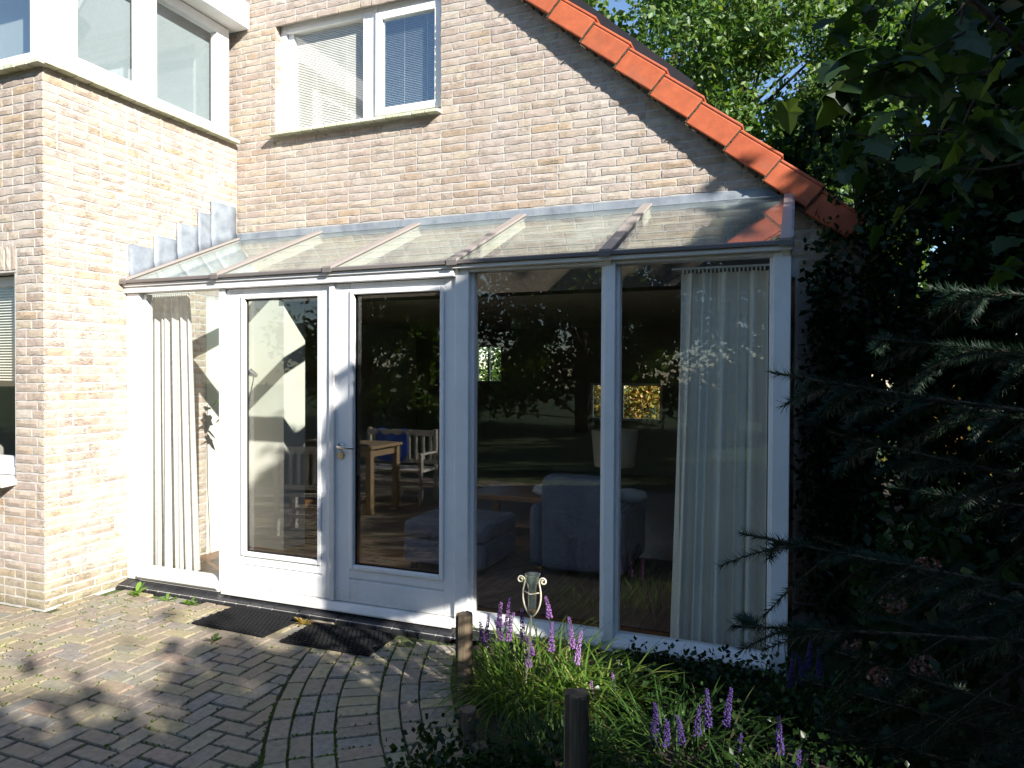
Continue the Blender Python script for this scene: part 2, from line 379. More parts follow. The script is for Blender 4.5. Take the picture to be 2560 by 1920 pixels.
def brick_wall(parent, rows, place, rotz, seed, cap=300):
    """rows: list of (z, [(u0,u1),...]); place(u,z)->world point"""
    rg = random.Random(seed); items = []
    for ri, (z, spans) in enumerate(rows):
        for (a, b) in spans:
            u = a; first = True
            while u < b-.012:
                L = .21 if rg.random() < .72 else .10
                if first and ri % 2: L = .10 if rg.random() < .6 else .155
                first = False
                rest = b-u
                if rest < L+.045: L = rest
                L = min(L, rest)
                items.append((u+L/2, z, L)); u += L+.0115
    items = [(place(u,z), L) for u, z, L in items]
    items.sort(key=lambda t: (0 if inview(t[0]) else 1, (t[0]-CAM).length))
    for p, L in items[:cap]:
        pool, base = (STR,.21) if L > .14 else (HDR,.10)
        inst('brick', rg.choice(pool), parent, p, rotz, scale=(L/base,1,1))
    rest = items[cap:]
    if rest:
        mm = M(); rot = Matrix.Rotation(rotz, 3, 'Z')
        for p, L in rest:
            vs, fs = brick_geo(L,.0492,rg)
            mm.add([p+rot@Vector(v) for v in vs], fs)
        mm.build('brick', BRICK, parent, kind='stuff')

MZ = .0042                     # mortar face behind brick face
def roofz(x): return 3.171+(4.329-x)*.886        # lower edge of the verge on the gable
WX0, WX1, WZ0, WZ1 = .436, 2.10, 3.775, 4.76
GX1 = 5.24
gw = M()
# mortar core of the gable, butted round the window opening
gw.prism([(0,2.30),(GX1,2.30),(GX1,roofz(GX1)+.10),((4.329-(3.775-3.171)/.886)+.0,3.775+.10),(0,3.775+.10)][:0] or
         [(-.02,2.30),(GX1,2.30),(GX1,roofz(GX1)+.10),(3.76,roofz(3.76)+.10),(-.02,roofz(3.76)+.10)], 1, MZ, .30)
zt = roofz(3.76)+.10
gw.box(-.25, WX0, MZ, .30, zt, 6.9)
xw = lambda z: 4.329-(z-.10-3.171)/.886
gw.prism([(WX1,zt),(3.76,zt),(xw(WZ1),WZ1),(WX1,WZ1)], 1, MZ, .30)
gw.prism([(WX0,WZ1),(xw(WZ1),WZ1),(xw(6.9),6.9),(WX0,6.9)], 1, MZ, .30)
gw.box(4.78, GX1, MZ, .30, -.04, 2.30)
# fill between 3.775 sill level and zt at the opening is solid below the window
gable = gw.build('gable_wall', MORTAR, house)
rows = []
z = .05
while z < 5.0:
    zc = z+.025; spans = []
    xr = min(GX1, 4.329-((z+.0492)-.12-3.171)/.886)
    if zc > 2.42:
        if WZ0-.05 < zc < WZ1:
            spans = [(-.16,WX0),(WX1,xr)]
        else: spans = [(0.004,xr)]
    else: spans = [(4.80,GX1)]
    rows.append((zc, spans)); z += CH
brick_wall(gable, rows, lambda u, z: Vector((u,0,z)), 0, 5)
# reveal bricks of the gable window (left side, lit)
mm = M(); z = 3.80
rg = random.Random(4)
while z < WZ1:
    vs, fs = brick_geo(.095,.0492,rg)
    rot = Matrix.Rotation(R(90),3,'Z'); mm.add([Vector((WX0+.002,.055,z+.025))+rot@Vector(v) for v in vs], fs); z += CH
mm.build('reveal_brick', BRICK, gable, kind='stuff')

# wing wall facing right (x = 0) and wing front (y = -WL)
ww = M()
ww.box(-.30,-MZ,-WL+.008,-.36,-.04,3.72)
ww.box(-.30,-MZ,-.36,.0,2.28,3.72)
wing = ww.build('wing_wall', MORTAR, house)
rows = []; z = 0.003
while z < 3.70:
    rows.append((z+.025, [(-WL+.002, 0.0 if z > 2.30 else -.37)])); z += CH
brick_wall(wing, rows, lambda u, z: Vector((0,u,z)), R(90), 9)
wf = M()
FX = -.278                     # right edge of the ground-floor window opening in the wing front
wf.box(FX,-.001-.012,-WL+MZ,-WL+.25,-.04,3.72)
wf.box(-3.4,FX,-WL+MZ,-WL+.25,2.335,3.72)
wf.box(-3.4,FX,-WL+MZ,-WL+.25,-.04,.86); wf.box(-3.4,-1.6,-WL+MZ,-WL+.25,.86,2.335)
wfo = wf.build('wing_front_wall', MORTAR, house)
rows = []; z = .003
while z < 3.70:
    zc = z+.025
    if .86 < zc < 2.335: sp = [(FX,.0),(-3.4,-1.6)]
    elif 2.335 <= zc < 2.52: sp = [(FX+.02,.0),(-3.4,-1.62)]
    else: sp = [(-3.4,.0)]
    rows.append((zc, sp)); z += CH
brick_wall(wfo, rows, lambda u, z: Vector((u,-WL,z)), 0, 13, cap=200)
for i in range(22):            # soldier lintel over the window
    x = FX-.025-i*.0605
    inst('brick', HDR[i % 9] if False else STR[i % 14], wfo, (x,-WL-.001,2.437), 0, scale=(.80,1,1), rot=(0,R(90),0))

# ------------------------------------------------------------------ roof: verge tiles, slab, dark panel
ux = Vector((1,0,-.886)).normalized(); uz = Vector((.886,0,1)).normalized()   # along / perpendicular to the slope in the gable plane
def onslope(s, h, y): # s along slope from x=4.329
    p = Vector((4.329,0,3.171))+ux*s+uz*h; return Vector((p.x,y,p.z))
rf = M()
for s0, s1 in ((-6.0,1.45),):
    P = [onslope(s0,.10,.05),onslope(s1,.10,.05),onslope(s1,.10,7),onslope(s0,.10,7),onslope(s0,.02,.05),onslope(s1,.02,.05),onslope(s1,.02,7),onslope(s0,.02,7)]
    rf.add(P, [(0,1,2,3),(7,6,5,4),(0,4,5,1),(1,5,6,2),(2,6,7,3),(3,7,4,0)])
roof = rf.build('roof', ROOFDK, house)
TL = .342
tm = M()
def tilepiece(mm, s, L, tiltz):
    # vertical face board and top flange, one folded tile; lower end stands proud
    a, b = s, s+L
    for (h0,h1,y0,y1) in ((-.012,.145,-.084,-.060),(.1455,.168,-.084,.05)):
        P = []
        for (ss, off) in ((a,0.0),(b,tiltz)):
            yo = -.022 if ss == b else 0
            P += [onslope(ss,h0+off,y0+yo),onslope(ss,h1+off,y0+yo),onslope(ss,h1+off,y1),onslope(ss,h0+off,y1)]
        mm.add(P, [(0,1,2,3),(7,6,5,4),(0,4,5,1),(1,5,6,2),(2,6,7,3),(3,7,4,0)])
    return mm
for k in range(-9,3):
    tilepiece(M(), k*TL-.012, TL-.003, .026).build('verge_tile', ORANGE, roof, bevel=.008)
# mortar dabs / dark gap under the verge
dm = M(); rg = random.Random(8); s = -3.0
while s < 1.3:
    L = rg.uniform(.03,.10); a = onslope(s,-.012,-.055); b = onslope(s+L,-.004,-.004)
    P = [onslope(s,-.014-rg.uniform(0,.012),-.080),onslope(s+L,-.012-rg.uniform(0,.01),-.080),onslope(s+L,.004,-.080),onslope(s,.004,-.080),
         onslope(s,-.012,-.01),onslope(s+L,-.012,-.01),onslope(s+L,.004,-.01),onslope(s,.004,-.01)]
    dm.add(P, [(0,1,2,3),(7,6,5,4),(0,4,5,1),(1,5,6,2),(2,6,7,3),(3,7,4,0)]); s += L+rg.uniform(.01,.06)
for k in range(-9,4):          # moss packed in the joint under each tile end
    s0 = k*TL-.014
    for j in range(9):
        h0 = -.012+j*.019; L = rg.uniform(.004,.010); y0 = -.098+rg.uniform(-.003,.004)
        P = [onslope(s0-.002,h0,y0),onslope(s0+L,h0,y0),onslope(s0+L,h0+.0195,y0),onslope(s0-.002,h0+.0195,y0),onslope(s0-.002,h0,-.05),onslope(s0+L,h0,-.05),onslope(s0+L,h0+.0195,-.05),onslope(s0-.002,h0+.0195,-.05)]
        dm.add(P, [(0,1,2,3),(7,6,5,4),(0,4,5,1),(1,5,6,2),(2,6,7,3),(3,7,4,0)])
dm.build('verge_mortar', plain('dirty_mortar', (.07,.055,.035), .95), roof, kind='stuff')
pm = M()
P = [onslope(-4,.19,.06),onslope(-.53,.19,.06),onslope(-.53,.19,2.6),onslope(-4,.19,2.6),onslope(-4,.262,.06),onslope(-.53,.262,.06),onslope(-.53,.262,2.6),onslope(-4,.262,2.6)]
pm.add(P, [(3,2,1,0),(4,5,6,7),(0,1,5,4),(1,2,6,5),(2,3,7,6),(3,0,4,7)])
pm.build('roof_panel', ROOFDK, roof, label='flat black panel lying above the gable tiles')

# ------------------------------------------------------------------ gable window
def framebox(mm, x0, x1, z0, z1, y0, y1, w):
    mm.box(x0,x0+w,y0,y1,z0,z1); mm.box(x1-w,x1,y0,y1,z0,z1); mm.box(x0+w,x1-w,y0+.0005,y1,z0,z0+w); mm.box(x0+w,x1-w,y0+.0005,y1,z1-w,z1)
fy = .07
win = M(); 
win.box(WX0+.002,.50,fy,fy+.07,3.79,WZ1); win.box(.50,.565,fy+.03,fy+.08,3.79,WZ1)
win.box(2.075,2.098,fy,fy+.07,3.79,WZ1); win.box(1.315,1.46,fy-.002,fy+.07,3.791,WZ1-.001)
win.box(.50,1.315,fy,fy+.075,3.79,3.83); win.box(1.46,2.075,fy,fy+.075,3.79,3.82); win.box(.50,1.315,fy,fy+.075,4.69,WZ1); win.box(1.46,2.075,fy,fy+.075,4.69,WZ1)
window = win.build('window', WHITE, house, bevel=.004, label='two-pane upper window with horizontal blinds in the gable')
s_ = M(); framebox(s_, 1.452,2.078,3.822,4.688,fy-.025,fy+.03,.062); s_.build('sash', WHITE, window, bevel=.005)
M().box(.565,1.315,fy+.04,fy+.048,3.83,4.69).build('pane', GLASS, window)
M().box(1.514,2.016,fy+.0,fy+.008,3.884,4.626).build('pane', COATED, window)
bl = M()
for i in range(58):
    z = 3.845+i*.0147; bl.add([(.57,.137,z-.0072),(1.31,.137,z-.0072),(1.31,.145,z+.0072),(.57,.145,z+.0072)], [(0,1,2,3)])
    bl.add([(1.47,.136,z-.0045),(2.06,.136,z-.0045),(2.06,.148,z+.0045),(1.47,.148,z+.0045)], [(0,1,2,3)])
bl.build('blind_slats', BLIND, window, kind='stuff')
for x in (.78,1.10,1.68,1.90): M().box(x,x+.003,.140,.143,3.83,4.69).build('blind_cord', BLIND, window)
rg = random.Random(2)
def sill_tiles(u0, u1, n, fn, parent):
    w = (u1-u0)/n
    for i in range(n):
        a, b = u0+i*w+.004, u0+(i+1)*w-.004; j = rg.uniform(-.002,.002)
        fn(a, b, j).build('sill_tile', SILLT, parent, bevel=.004)
sill_tiles(WX0-.02, 2.115, 14, lambda a,b,j: M().prism([(-.085+j,3.735+j),(-.085+j,3.758+j),(.068,3.788),(.068,3.752)], 0, a, b), window)
# bedroom behind the gable window
M().box(.2,2.4,1.4,1.45,3.6,5.2).box(.15,.2,.31,1.45,3.6,5.2).box(2.4,2.45,.31,1.45,3.6,5.2).box(.2,2.4,.31,1.4,3.60,3.65).box(.2,2.4,.31,1.4,5.15,5.2).build('bedroom_wall', DARKWALL, house)

# ------------------------------------------------------------------ corner window on top of the wing
cw = M()
zb, ztp = 3.772, 4.74
cw.box(-.12,.0,-WL,-1.60,zb,ztp)                       # corner post, both faces
cw.box(-.085,-.006,-1.60,-.28,zb,3.845); cw.box(-.085,-.006,-.135,-.09+.0,zb,ztp); 
cw.box(-.085,-.004,-1.04,-.875,3.845,ztp); cw.box(-.085,-.007,-1.60,-.135,4.66,ztp); cw.box(-.085,-.006,-.28,-.135,zb,3.80)
cw.box(-.08,-.008,-.235,-.135,3.80,ztp-.08)
cw.box(-2.4,-.12,-WL+.01,-WL+.085,zb,3.84); cw.box(-2.4,-.12,-WL+.012,-WL+.085,4.66,ztp); cw.box(-1.2,-1.1,-WL+.008,-WL+.08,3.84,4.66)
cornerw = cw.build('window', WHITE, house, bevel=.004, label='white corner window wrapping round the top of the brick wing')
s_ = M()
for y0, y1 in ((-1.598,-1.042),):
    s_.box(-.07,.004,y0,y0+.035,3.846,4.658); s_.box(-.07,.004,y1-.014,y1,3.846,4.658); s_.box(-.07,.003,y0+.035,y1-.014,3.846,3.885); s_.box(-.07,.003,y0+.035,y1-.014,4.62,4.658)
s_.build('sash', WHITE, cornerw, bevel=.003)
M().box(-.020,-.013,-1.565,-1.055,3.885,4.62).build('pane', GLASS, cornerw)
M().box(-.034,-.027,-.875,-.235,3.80,4.66).build('pane', GLASS, cornerw)
M().box(-1.1,-.12,-WL+.03,-WL+.037,3.84,4.66).build('pane', COATED, cornerw)
def sheet(P0, P1, z0, z1, amp, n, waves, off):
    """pleated cloth hanging between two plan points"""
    P0 = Vector(P0); P1 = Vector(P1); d = P1-P0; nn = Vector((d.y,-d.x)).normalized(); rows = []
    for k in range(2 if amp < .002 else 9):
        t = k/(1 if amp < .002 else 8); r_ = []
        for i in range(n+1):
            u = i/n; a = amp*(.55+.45*t)*(math.sin(u*waves*2*math.pi+off)+.45*math.sin(u*waves*3.7*math.pi+off*2)+.25*math.sin(u*waves*9+k*.3))
            p = P0+d*u+nn*a; r_.append((p.x,p.y,z1+(z0-z1)*t))
        rows.append(r_)
    return rows
nc = M(); nc.box(-.125,-.120,-1.59,-.15,3.80,4.70); nc.build('roller_screen', SCREEN, cornerw)
sill_tiles(-WL-.03, -.03, 15, lambda a,b,j: M().prism([(.072+j,3.722+j),(.072+j,3.752+j),(-.006,3.771),(-.02,3.722)], 1, a, b), cornerw)
sill_tiles(-3.4, .06, 28, lambda a,b,j: M().prism([(-WL-.065+j,3.718+j),(-WL-.065+j,3.748+j),(-WL+.008,3.771),(-WL+.02,3.718)], 0, a, b), cornerw)
# flat roof of the wing
M().box(-3.4,-2.4,-WL+.012,-WL+.085,3.772,4.74).build('wing_panel', WHITE, house)
M().box(-3.4,.16,-WL-.16,-.02,4.75,4.98).build('wing_roof', WHITE, house)
M().box(-3.4,-.35,-WL+.3,-WL+.35,3.74,4.74).box(-3.4,-1.3,-WL+.35,.0,3.70,3.74).build('wing_room_wall', PLASTER, house)
# ------------------------------------------------------------------ ground-floor window in the wing front
w2 = M()
w2.box(FX-.055,FX-.002,-WL+.10,-WL+.17,.90,2.325); w2.box(-1.598,-1.545,-WL+.10,-WL+.17,1.02,2.26); w2.box(-.98,-.92,-WL+.10,-WL+.17,1.02,2.26); w2.box(-1.6,FX-.055,-WL+.10,-WL+.17,2.26,2.325); w2.box(-1.6,FX-.055,-WL+.10,-WL+.17,.955,1.02)
w2.box(-1.6,FX-.002,-WL+.06,-WL+.17,.90,.953)
win2 = w2.build('window', WHITE, house, bevel=.004, label='white ground-floor window at the left edge of the wing')
M().box(-1.6,FX-.055,-WL+.13,-WL+.137,1.02,2.26).build('pane', GLASS, win2)
bl = M()
for i in range(34):
    z = 2.24-i*.020; bl.add([(-1.6,-WL+.165,z-.007),(FX-.06,-WL+.165,z-.007),(FX-.06,-WL+.185,z+.006),(-1.6,-WL+.185,z+.006)], [(0,1,2,3)])
bl.build('blind_slats', CREAM, win2, kind='stuff')
M().prism([(-WL-.10,.835),(-WL-.10,.865),(-WL+.098,.90),(-WL+.098,.85)], 0, -1.6, FX-.003).build('window_sill', plain('grey_stone_sill', (.45,.43,.40), .8), win2, bevel=.004)
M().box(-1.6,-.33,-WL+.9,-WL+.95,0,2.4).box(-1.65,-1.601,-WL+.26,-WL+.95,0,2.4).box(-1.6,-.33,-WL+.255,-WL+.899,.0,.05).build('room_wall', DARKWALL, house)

# ------------------------------------------------------------------ inside of the ground floor
fl = M().box(-3.2,4.70,-1.04,.29,-.03,.045).box(-3.2,5.0,.29,6.0,-.03,.0448).build('floor', FLOORW); tag(fl, kind='structure')
iw = M()
iw.box(.0,.53,.002,.30,.045,2.29)                      # lit white pier under the gable, left of the wide opening
iw.box(-1.6,-1.5,.30,6.0,.045,2.40); iw.box(-1.6,-.0,.20,.30,.045,2.40); iw.box(-.30,-.002,-.36,.002,.045,2.279)
iw.build('plaster_wall', PLASTER, house)
iw = M()
iw.box(4.98,5.08,.30,6.0,.045,2.40)
# far wall with two openings
iw.box(-.10,-.33+.0,6.0,6.1,.045,2.4) if False else None
iw.box(-1.6,-.33,6.0,6.1,.045,2.12); iw.box(-.33,.14,6.0,6.1,.045,1.50)
iw.box(.14,1.70,6.0,6.1,.045,1.50); iw.box(.14,1.70,6.0,6.1,1.50,2.12); iw.box(-1.6,5.0,6.0,6.1,2.12,2.4)
iw.box(1.70,2.86,6.0,6.1,.045,.90); iw.box(1.70,2.86,6.0,6.1,1.50,2.12); iw.box(2.86,5.0,6.0,6.1,.045,2.12)
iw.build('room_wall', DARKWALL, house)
cl = M(); cl.box(-3.2,5.08,.12,6.1,2.40,2.46); cl.box(-3.2,-.0,-1.5,.12,2.40,2.46)
cl.build('ceiling', CEIL, house)
M().box(.53,4.76,.009,.30,2.28,2.398).box(.53,4.70,-.03,-.002,2.27,2.47).build('opening_beam', plain('shade_dark_beam', (.045,.032,.024), .6), house)  # front strip added; dark colour stands in for shade over the opening
fw_ = M(); framebox(fw_, -.33,.14,1.50,2.12,6.02,6.08,.02); fw_.box(-.12,-.09,6.02,6.08,1.52,2.10); framebox(fw_,1.70,2.86,.90,1.50,6.02,6.08,.04); fw_.box(2.20,2.24,6.02,6.08,.94,1.46)
fwo = fw_.build('window', WHITE, house, label='small bright back windows seen through the dark living room')
# upper back of the house closes the roof void
M().box(-.1,5.1,6.1,6.2,-.04,2.5).box(0,.0,0,0,0,0).build('back_wall', DARKWALL, house) if False else None

# ------------------------------------------------------------------ conservatory
cons = thing('conservatory', 'white lean-to conservatory with sloping glass roof and double doors', 'conservatory', (2.38,-D,0))
F0, F1 = -D-.015, -D+.075       # frame front / back
for bs in (((0.0,.13,F0,F1,.045,2.24),(.13,.168,F0+.035,F1,.14,2.235)),
           ((.913,.965,F0,F1,.045,2.24),(.895,.913,F0+.035,F1,.14,2.235)),
           ((2.812,2.905,F0,F1,.045,2.285),(2.905,2.928,F0+.035,F1,.14,2.268)),
           ((3.765,3.828,F0,F1,.045,2.285),(3.738,3.765,F0+.035,F1,.14,2.268),(3.828,3.848,F0+.035,F1,.14,2.268)),
           ((4.675,4.762,F0-.002,F1,.03,2.285),(4.655,4.675,F0+.035,F1,.14,2.268))):
    fr = M()
    for q in bs: fr.box(*q)
    fr.build('post', WHITE, cons, bevel=.004)
hd = M()
hd.box(-.005,4.765,-D-.055,-D+.08,2.288,2.312)          # eaves plate, stands proud
hd.box(.0,2.812,-D-.040,-D+.08,2.243,2.286)
hd.box(2.905,4.675,F0+.004,F1,2.268,2.286)
hd.build('header', WHITE, cons, bevel=.004)
bt = M()
for a, b in ((.13,.913),(2.905,3.765),(3.828,4.675)):
    bt.prism([(-D-.045,.078),(-D-.045,.092),(F0+.045,.142),(F1,.142),(F1,.060),(-D-.03,.060)], 0, a+.001, b-.001)
bt.box(.13,4.675,F0-.004,F1,.045,.059)
bt.build('bottom_rail', WHITE, cons, bevel=.003)
M().prism([(-D-.055,.048),(-D-.055,.060),(F0-.004,.098),(F1,.098),(F1,.0605),(-D-.02,.0605)], 0, .967, 2.810).build('door_sill', WHITE, cons, bevel=.003)
for (a,b,z0,z1) in ((.168,.895,.142,2.235),(2.928,3.738,.142,2.268),(3.848,4.655,.142,2.268)):
    M().box(a,b,-D+.045,-D+.055,z0,z1).build('pane', GLASS, cons)
# doors
def door(x0, x1, gx0, gx1, lab, hinge):
    DY0, DY1 = -D+.008, -D+.062; z0, z1 = .102, 2.238
    m = M()
    m.box(x0,gx0-.03,DY0,DY1,z0,z1); m.box(gx1+.03,x1,DY0,DY1,z0,z1)
    m.box(gx0-.03,gx1+.03,DY0+.001,DY1,2.19,z1)
    m.box(gx0-.03,gx1+.03,DY0+.001,DY1,.265,.325)
    m.box(gx0-.03,gx1+.03,DY0+.010,DY1,.255,.2645); m.box(gx0-.03,gx1+.03,DY0+.001,DY1,z0,.2545)
    d = m.build('door', WHITE, cons, bevel=.004, label=lab)
    b = M(); b.box(gx0-.029,gx0,DY0-.012,DY0+.03,.326,2.189); b.box(gx1,gx1+.029,DY0-.012,DY0+.03,.326,2.189)
    b.box(gx0,gx1,DY0-.012,DY0+.03,.326,.355); b.box(gx0,gx1,DY0-.012,DY0+.03,2.162,2.189)
    b.build('glazing_bead', WHITE, d, bevel=.006)
    M().box(gx0,gx1,DY0+.031,DY0+.041,.355,2.162).build('pane', GLASS, d)
    sl_ = M(); framebox(sl_, gx0+.0003,gx1-.0003,.3553,2.1617,DY0+.018,DY0+.0305,.005); sl_.build('glazing_seal', RUBBER, d)
    for z in (.30,1.05,1.62,2.0):
        M().tube([(hinge,DY0-.006,z),(hinge,DY0-.006,z+.09)], .0065, 8).build('hinge', WHITE, d)
    return d
d1 = door(.968, 1.866, 1.134, 1.764, 'left glazed door with astragal strip', .966)
d2 = door(1.884, 2.808, 2.052, 2.698, 'right glazed door with lever handle and lock', 2.811)
M().box(1.868,1.908,-D-.014,-D+.006,.104,2.236).build('astragal', plain('grey_white_paint', (.66,.65,.64), .5), d1, bevel=.003)
h = M(); hx, hz = 1.955, 1.148; y = -D+.008
h.tube([(hx,y+.002,hz),(hx,y-.010,hz)], .024, 20); h.tube([(hx,y-.01,hz),(hx,y-.048,hz),(hx+.014,y-.056,hz-.002),(hx+.13,y-.056,hz-.004)], .0095, 10)
h.build('handle', STEEL, d2, smooth=True)
M().tube([(hx-.004,y+.002,hz-.062),(hx-.004,y-.010,hz-.062)], .025, 20).tube([(hx-.004,y-.010,hz-.056),(hx-.004,y-.013,hz-.056)], .009, 10).build('lock_rosette', BRASS, d2)
M().tube([(1.925,y-.002,.19),(1.94,y-.035,.195)], .004, 6).build('door_hook', IVORY, d2)
# eaves cap and roof bars
S0 = Vector((0,-D-.065,2.318)); S1 = Vector((0,-.015,2.846)); sd = (S1-S0); SL = sd.length; sd.normalize(); sn = Vector((0,-sd.z,sd.y))
def rp(x, s, h): p = S0+sd*s+sn*h; return Vector((x,p.y,p.z))
ec = M(); ec.prism([(-D-.075,2.3125),(-D-.075,2.333),(-D-.045,2.343),(-D-.02,2.340),(-D-.02,2.3125)], 0, -.03, 4.775)
ec.build('eaves_rail', ALUDK, cons, bevel=.002)
BX = [.028,.93,1.897,2.817,3.783,4.735]
for i, x in enumerate(BX):
    w = .036 if i not in (0,5) else .028
    b = M()
    P = [rp(x-w,-.01,.012),rp(x+w,-.01,.012),rp(x+w,-.01,.028),rp(x-w,-.01,.028),rp(x-w,SL,.012),rp(x+w,SL,.012),rp(x+w,SL,.028),rp(x-w,SL,.028)]
    b.add(P, [(3,2,1,0),(4,5,6,7),(0,1,5,4),(1,2,6,5),(2,3,7,6),(3,0,4,7)])
    b.build('roof_bar', ALU, cons, bevel=.003)
    b = M(); w2_ = .022
    P = [rp(x-w2_,.02,-.075),rp(x+w2_,.02,-.075),rp(x+w2_,.02,-.002),rp(x-w2_,.02,-.002),rp(x-w2_,SL,-.075),rp(x+w2_,SL,-.075),rp(x+w2_,SL,-.002),rp(x-w2_,SL,-.002)]
    b.add(P, [(3,2,1,0),(4,5,6,7),(0,1,5,4),(1,2,6,5),(2,3,7,6),(3,0,4,7)])
    b.build('rafter', CREAM, cons)
    M().box(x-.034,x+.034,-D-.082,-D-.0755,2.306,2.345).build('bar_end_cap', ALUDK, cons)
for a, b in zip(BX[:-1], BX[1:]):
    q = M(); P = [rp(a-.012,-.004,0),rp(b+.012,-.004,0),rp(b+.012,SL,0),rp(a-.012,SL,0),rp(a-.012,-.004,.010),rp(b+.012,-.004,.010),rp(b+.012,SL,.010),rp(a-.012,SL,.010)]
    q.add(P, [(3,2,1,0),(4,5,6,7),(0,1,5,4),(1,2,6,5),(2,3,7,6),(3,0,4,7)])
    q.build('roof_pane', ROOFGLASS, cons)
# right end wall of the lean-to
M().prism([(-D+.08,.05),(-.01,.05),(-.01,2.30),(-D+.08,2.30)], 0, 4.70, 4.74).build('end_wall', WHITE, cons)
M().prism([(-D-.02,2.312),(-.02,2.312),(-.02,2.80)], 0, 4.715,4.722).build('pane', GLASS, cons)
M().prism([(-D-.075,2.285),(-D-.075,2.35),(-.01,2.86),(-.01,2.79),(-D-.03,2.285)], 0, 4.762, 4.772).build('end_cap', LEAD, cons)
# lead flashing along the gable, and stepped flashing on the wing
edges = [.0,.86,1.72,2.18,2.62,3.38,3.80,4.78]
rg = random.Random(21)
for a, b in zip(edges[:-1], edges[1:]):
    j = rg.uniform(-.0015,.0015)
    M().prism([(-.003,2.832),(-.060,2.838),(-.060,2.842),(-.019+j,2.850),(-.014+j,2.905+j),(-.003,2.914)], 0, a+.001, b-.001).build('lead_sheet', LEAD, cons, bevel=.0015, seg=1)
def rz(y): return S0.z+(y-S0.y)*(S1.z-S0.z)/(S1.y-S0.y)
for i, (a, b, zt_) in enumerate(((-1.148,-.905,2.626),(-.92,-.68,2.738),(-.694,-.46,2.882),(-.473,-.315,3.019),(-.329,-.030,3.147))):
    m = M(); rows = []
    for k in range(5):
        r_ = []
        for j in range(5):
            y_ = a+(b-a)*j/4; zb_ = rz(y_)+.012; t = k/4
            r_.append((.007+.003*i+rg.uniform(-.0025,.0025)+(.012 if k == 0 else 0), y_, zb_+(zt_-zb_)*t))
        rows.append(r_)
    m.grid(rows); o = m.build('lead_sheet', LEAD, cons, smooth=True)
    sm = o.modifiers.new('thickness', 'SOLIDIFY'); sm.thickness = .003
# black glazed plinth tiles
x = -.10; rg = random.Random(31)
while x < 4.78:
    w = .105 if rg.random() < .8 else .21
    j = rg.uniform(-.002,.002)
    M().prism([(-D-.115+j,-.06),(-D-.115+j,.012+j),(-D-.10+j,.024+j),(-D-.02,.042),(-D+.06,.042),(-D+.06,-.06)], 0, x, x+w-.005).build('plinth_tile', PLINTH, cons, bevel=.004)
    x += w
M().box(-.095,4.775,-D-.108,-D+.06,-.06,.020).build('plinth_bed', MORTAR, cons)

# ------------------------------------------------------------------ patio
sand = M()
pat = M().add([(-4,-7.9,-.018),(3.6,-7.9,-.018),(3.6,-D-.1,-.018),(-4,-D-.1,-.018)], [(0,1,2,3)])
patio = pat.build('patio', MOSS); tag(patio, kind='structure')
AC = Vector((5.63,-.5))         # centre of the curved courses
PW, PL = .1, .2
def clip(poly, p, n):
    out = []
    for i in range(len(poly)):
        a, b = poly[i], poly[(i+1) % len(poly)]; da = (a-p).dot(n); db = (b-p).dot(n)
        if da >= 0: out.append(a)
        if da*db < 0: out.append(a+(b-a)*(da/(da-db)))
    return out
pav = []
R_OUT = 3.705
rg = random.Random(77)
j_ = .0052
for i in range(-60, 80):
    for k in range(-60, 60):
        # 90 degree herringbone: unit cell of width PW steps
        ox, oy = -3.0+i*PW, -1.25-k*PW
        m = (i-k) % 4
        if m == 0: poly = [Vector((ox+j_,oy-PW+j_)),Vector((ox+PL-j_,oy-PW+j_)),Vector((ox+PL-j_,oy-j_)),Vector((ox+j_,oy-j_))]
        elif m == 3: poly = [Vector((ox+PW*0+j_,oy-PL+j_)),Vector((ox+PW-j_,oy-PL+j_)),Vector((ox+PW-j_,oy-j_)),Vector((ox+j_,oy-j_))]
        else: continue
        c = sum(poly, Vector((0,0)))/4
        if c.y > -D-.14 or c.y < -7 or c.x < -2.6: continue
        if c.x < .05 and c.y > -WL-.02: continue
        d = (c-AC).length
        if d < R_OUT-.12: continue
        if d < R_OUT+.16:
            n = (c-AC).normalized(); poly = clip(poly, AC+n*(R_OUT+.004), n)
            if len(poly) < 3: continue
            c = sum(poly, Vector((0,0)))/len(poly)
            ar = abs(sum(poly[a].x*poly[(a+1)%len(poly)].y-poly[(a+1)%len(poly)].x*poly[a].y for a in range(len(poly))))/2
            if ar < .0025: continue
        if c.x < .12 and c.y > -WL-.16:   # cut against the wing
            if c.x < .0: poly = clip(poly, Vector((0,-WL-.012)), Vector((0,-1)))
            else: poly = clip(poly, Vector((.012,0)), Vector((1,0)))
            if len(poly) < 3: continue
            c = sum(poly, Vector((0,0)))/len(poly)
        poly = clip(poly, Vector((0,-D-.122)), Vector((0,-1)))
        if len(poly) < 3: continue
        pav.append(poly)
def arc_row(r0, r1, step, off):
    th = math.pi*.97+off
    out = []
    while th < math.pi*1.62:
        da = step/((r0+r1)/2); ga = .008/((r0+r1)/2)*.5
        poly = []
        for (rr, t) in ((r0+.004,th+ga),(r1-.004,th+ga),(r1-.004,th+da-ga),(r0+.004,th+da-ga)):
            poly.append(AC+Vector((math.cos(t),math.sin(t)))*rr)
        if all(p.y < -D-.125 for p in poly): out.append(poly)
        th += da
    return out
for r0, r1, st, of in ((3.6,3.7,.2,0),(3.5,3.6,.2,.03),(3.4,3.5,.2,.012),(3.2,3.4,.1,0),(3.1,3.2,.2,.02),(3.0,3.1,.2,.045),(2.83,3.0,.1,.01)):
    pav += arc_row(r0, r1, st, of)
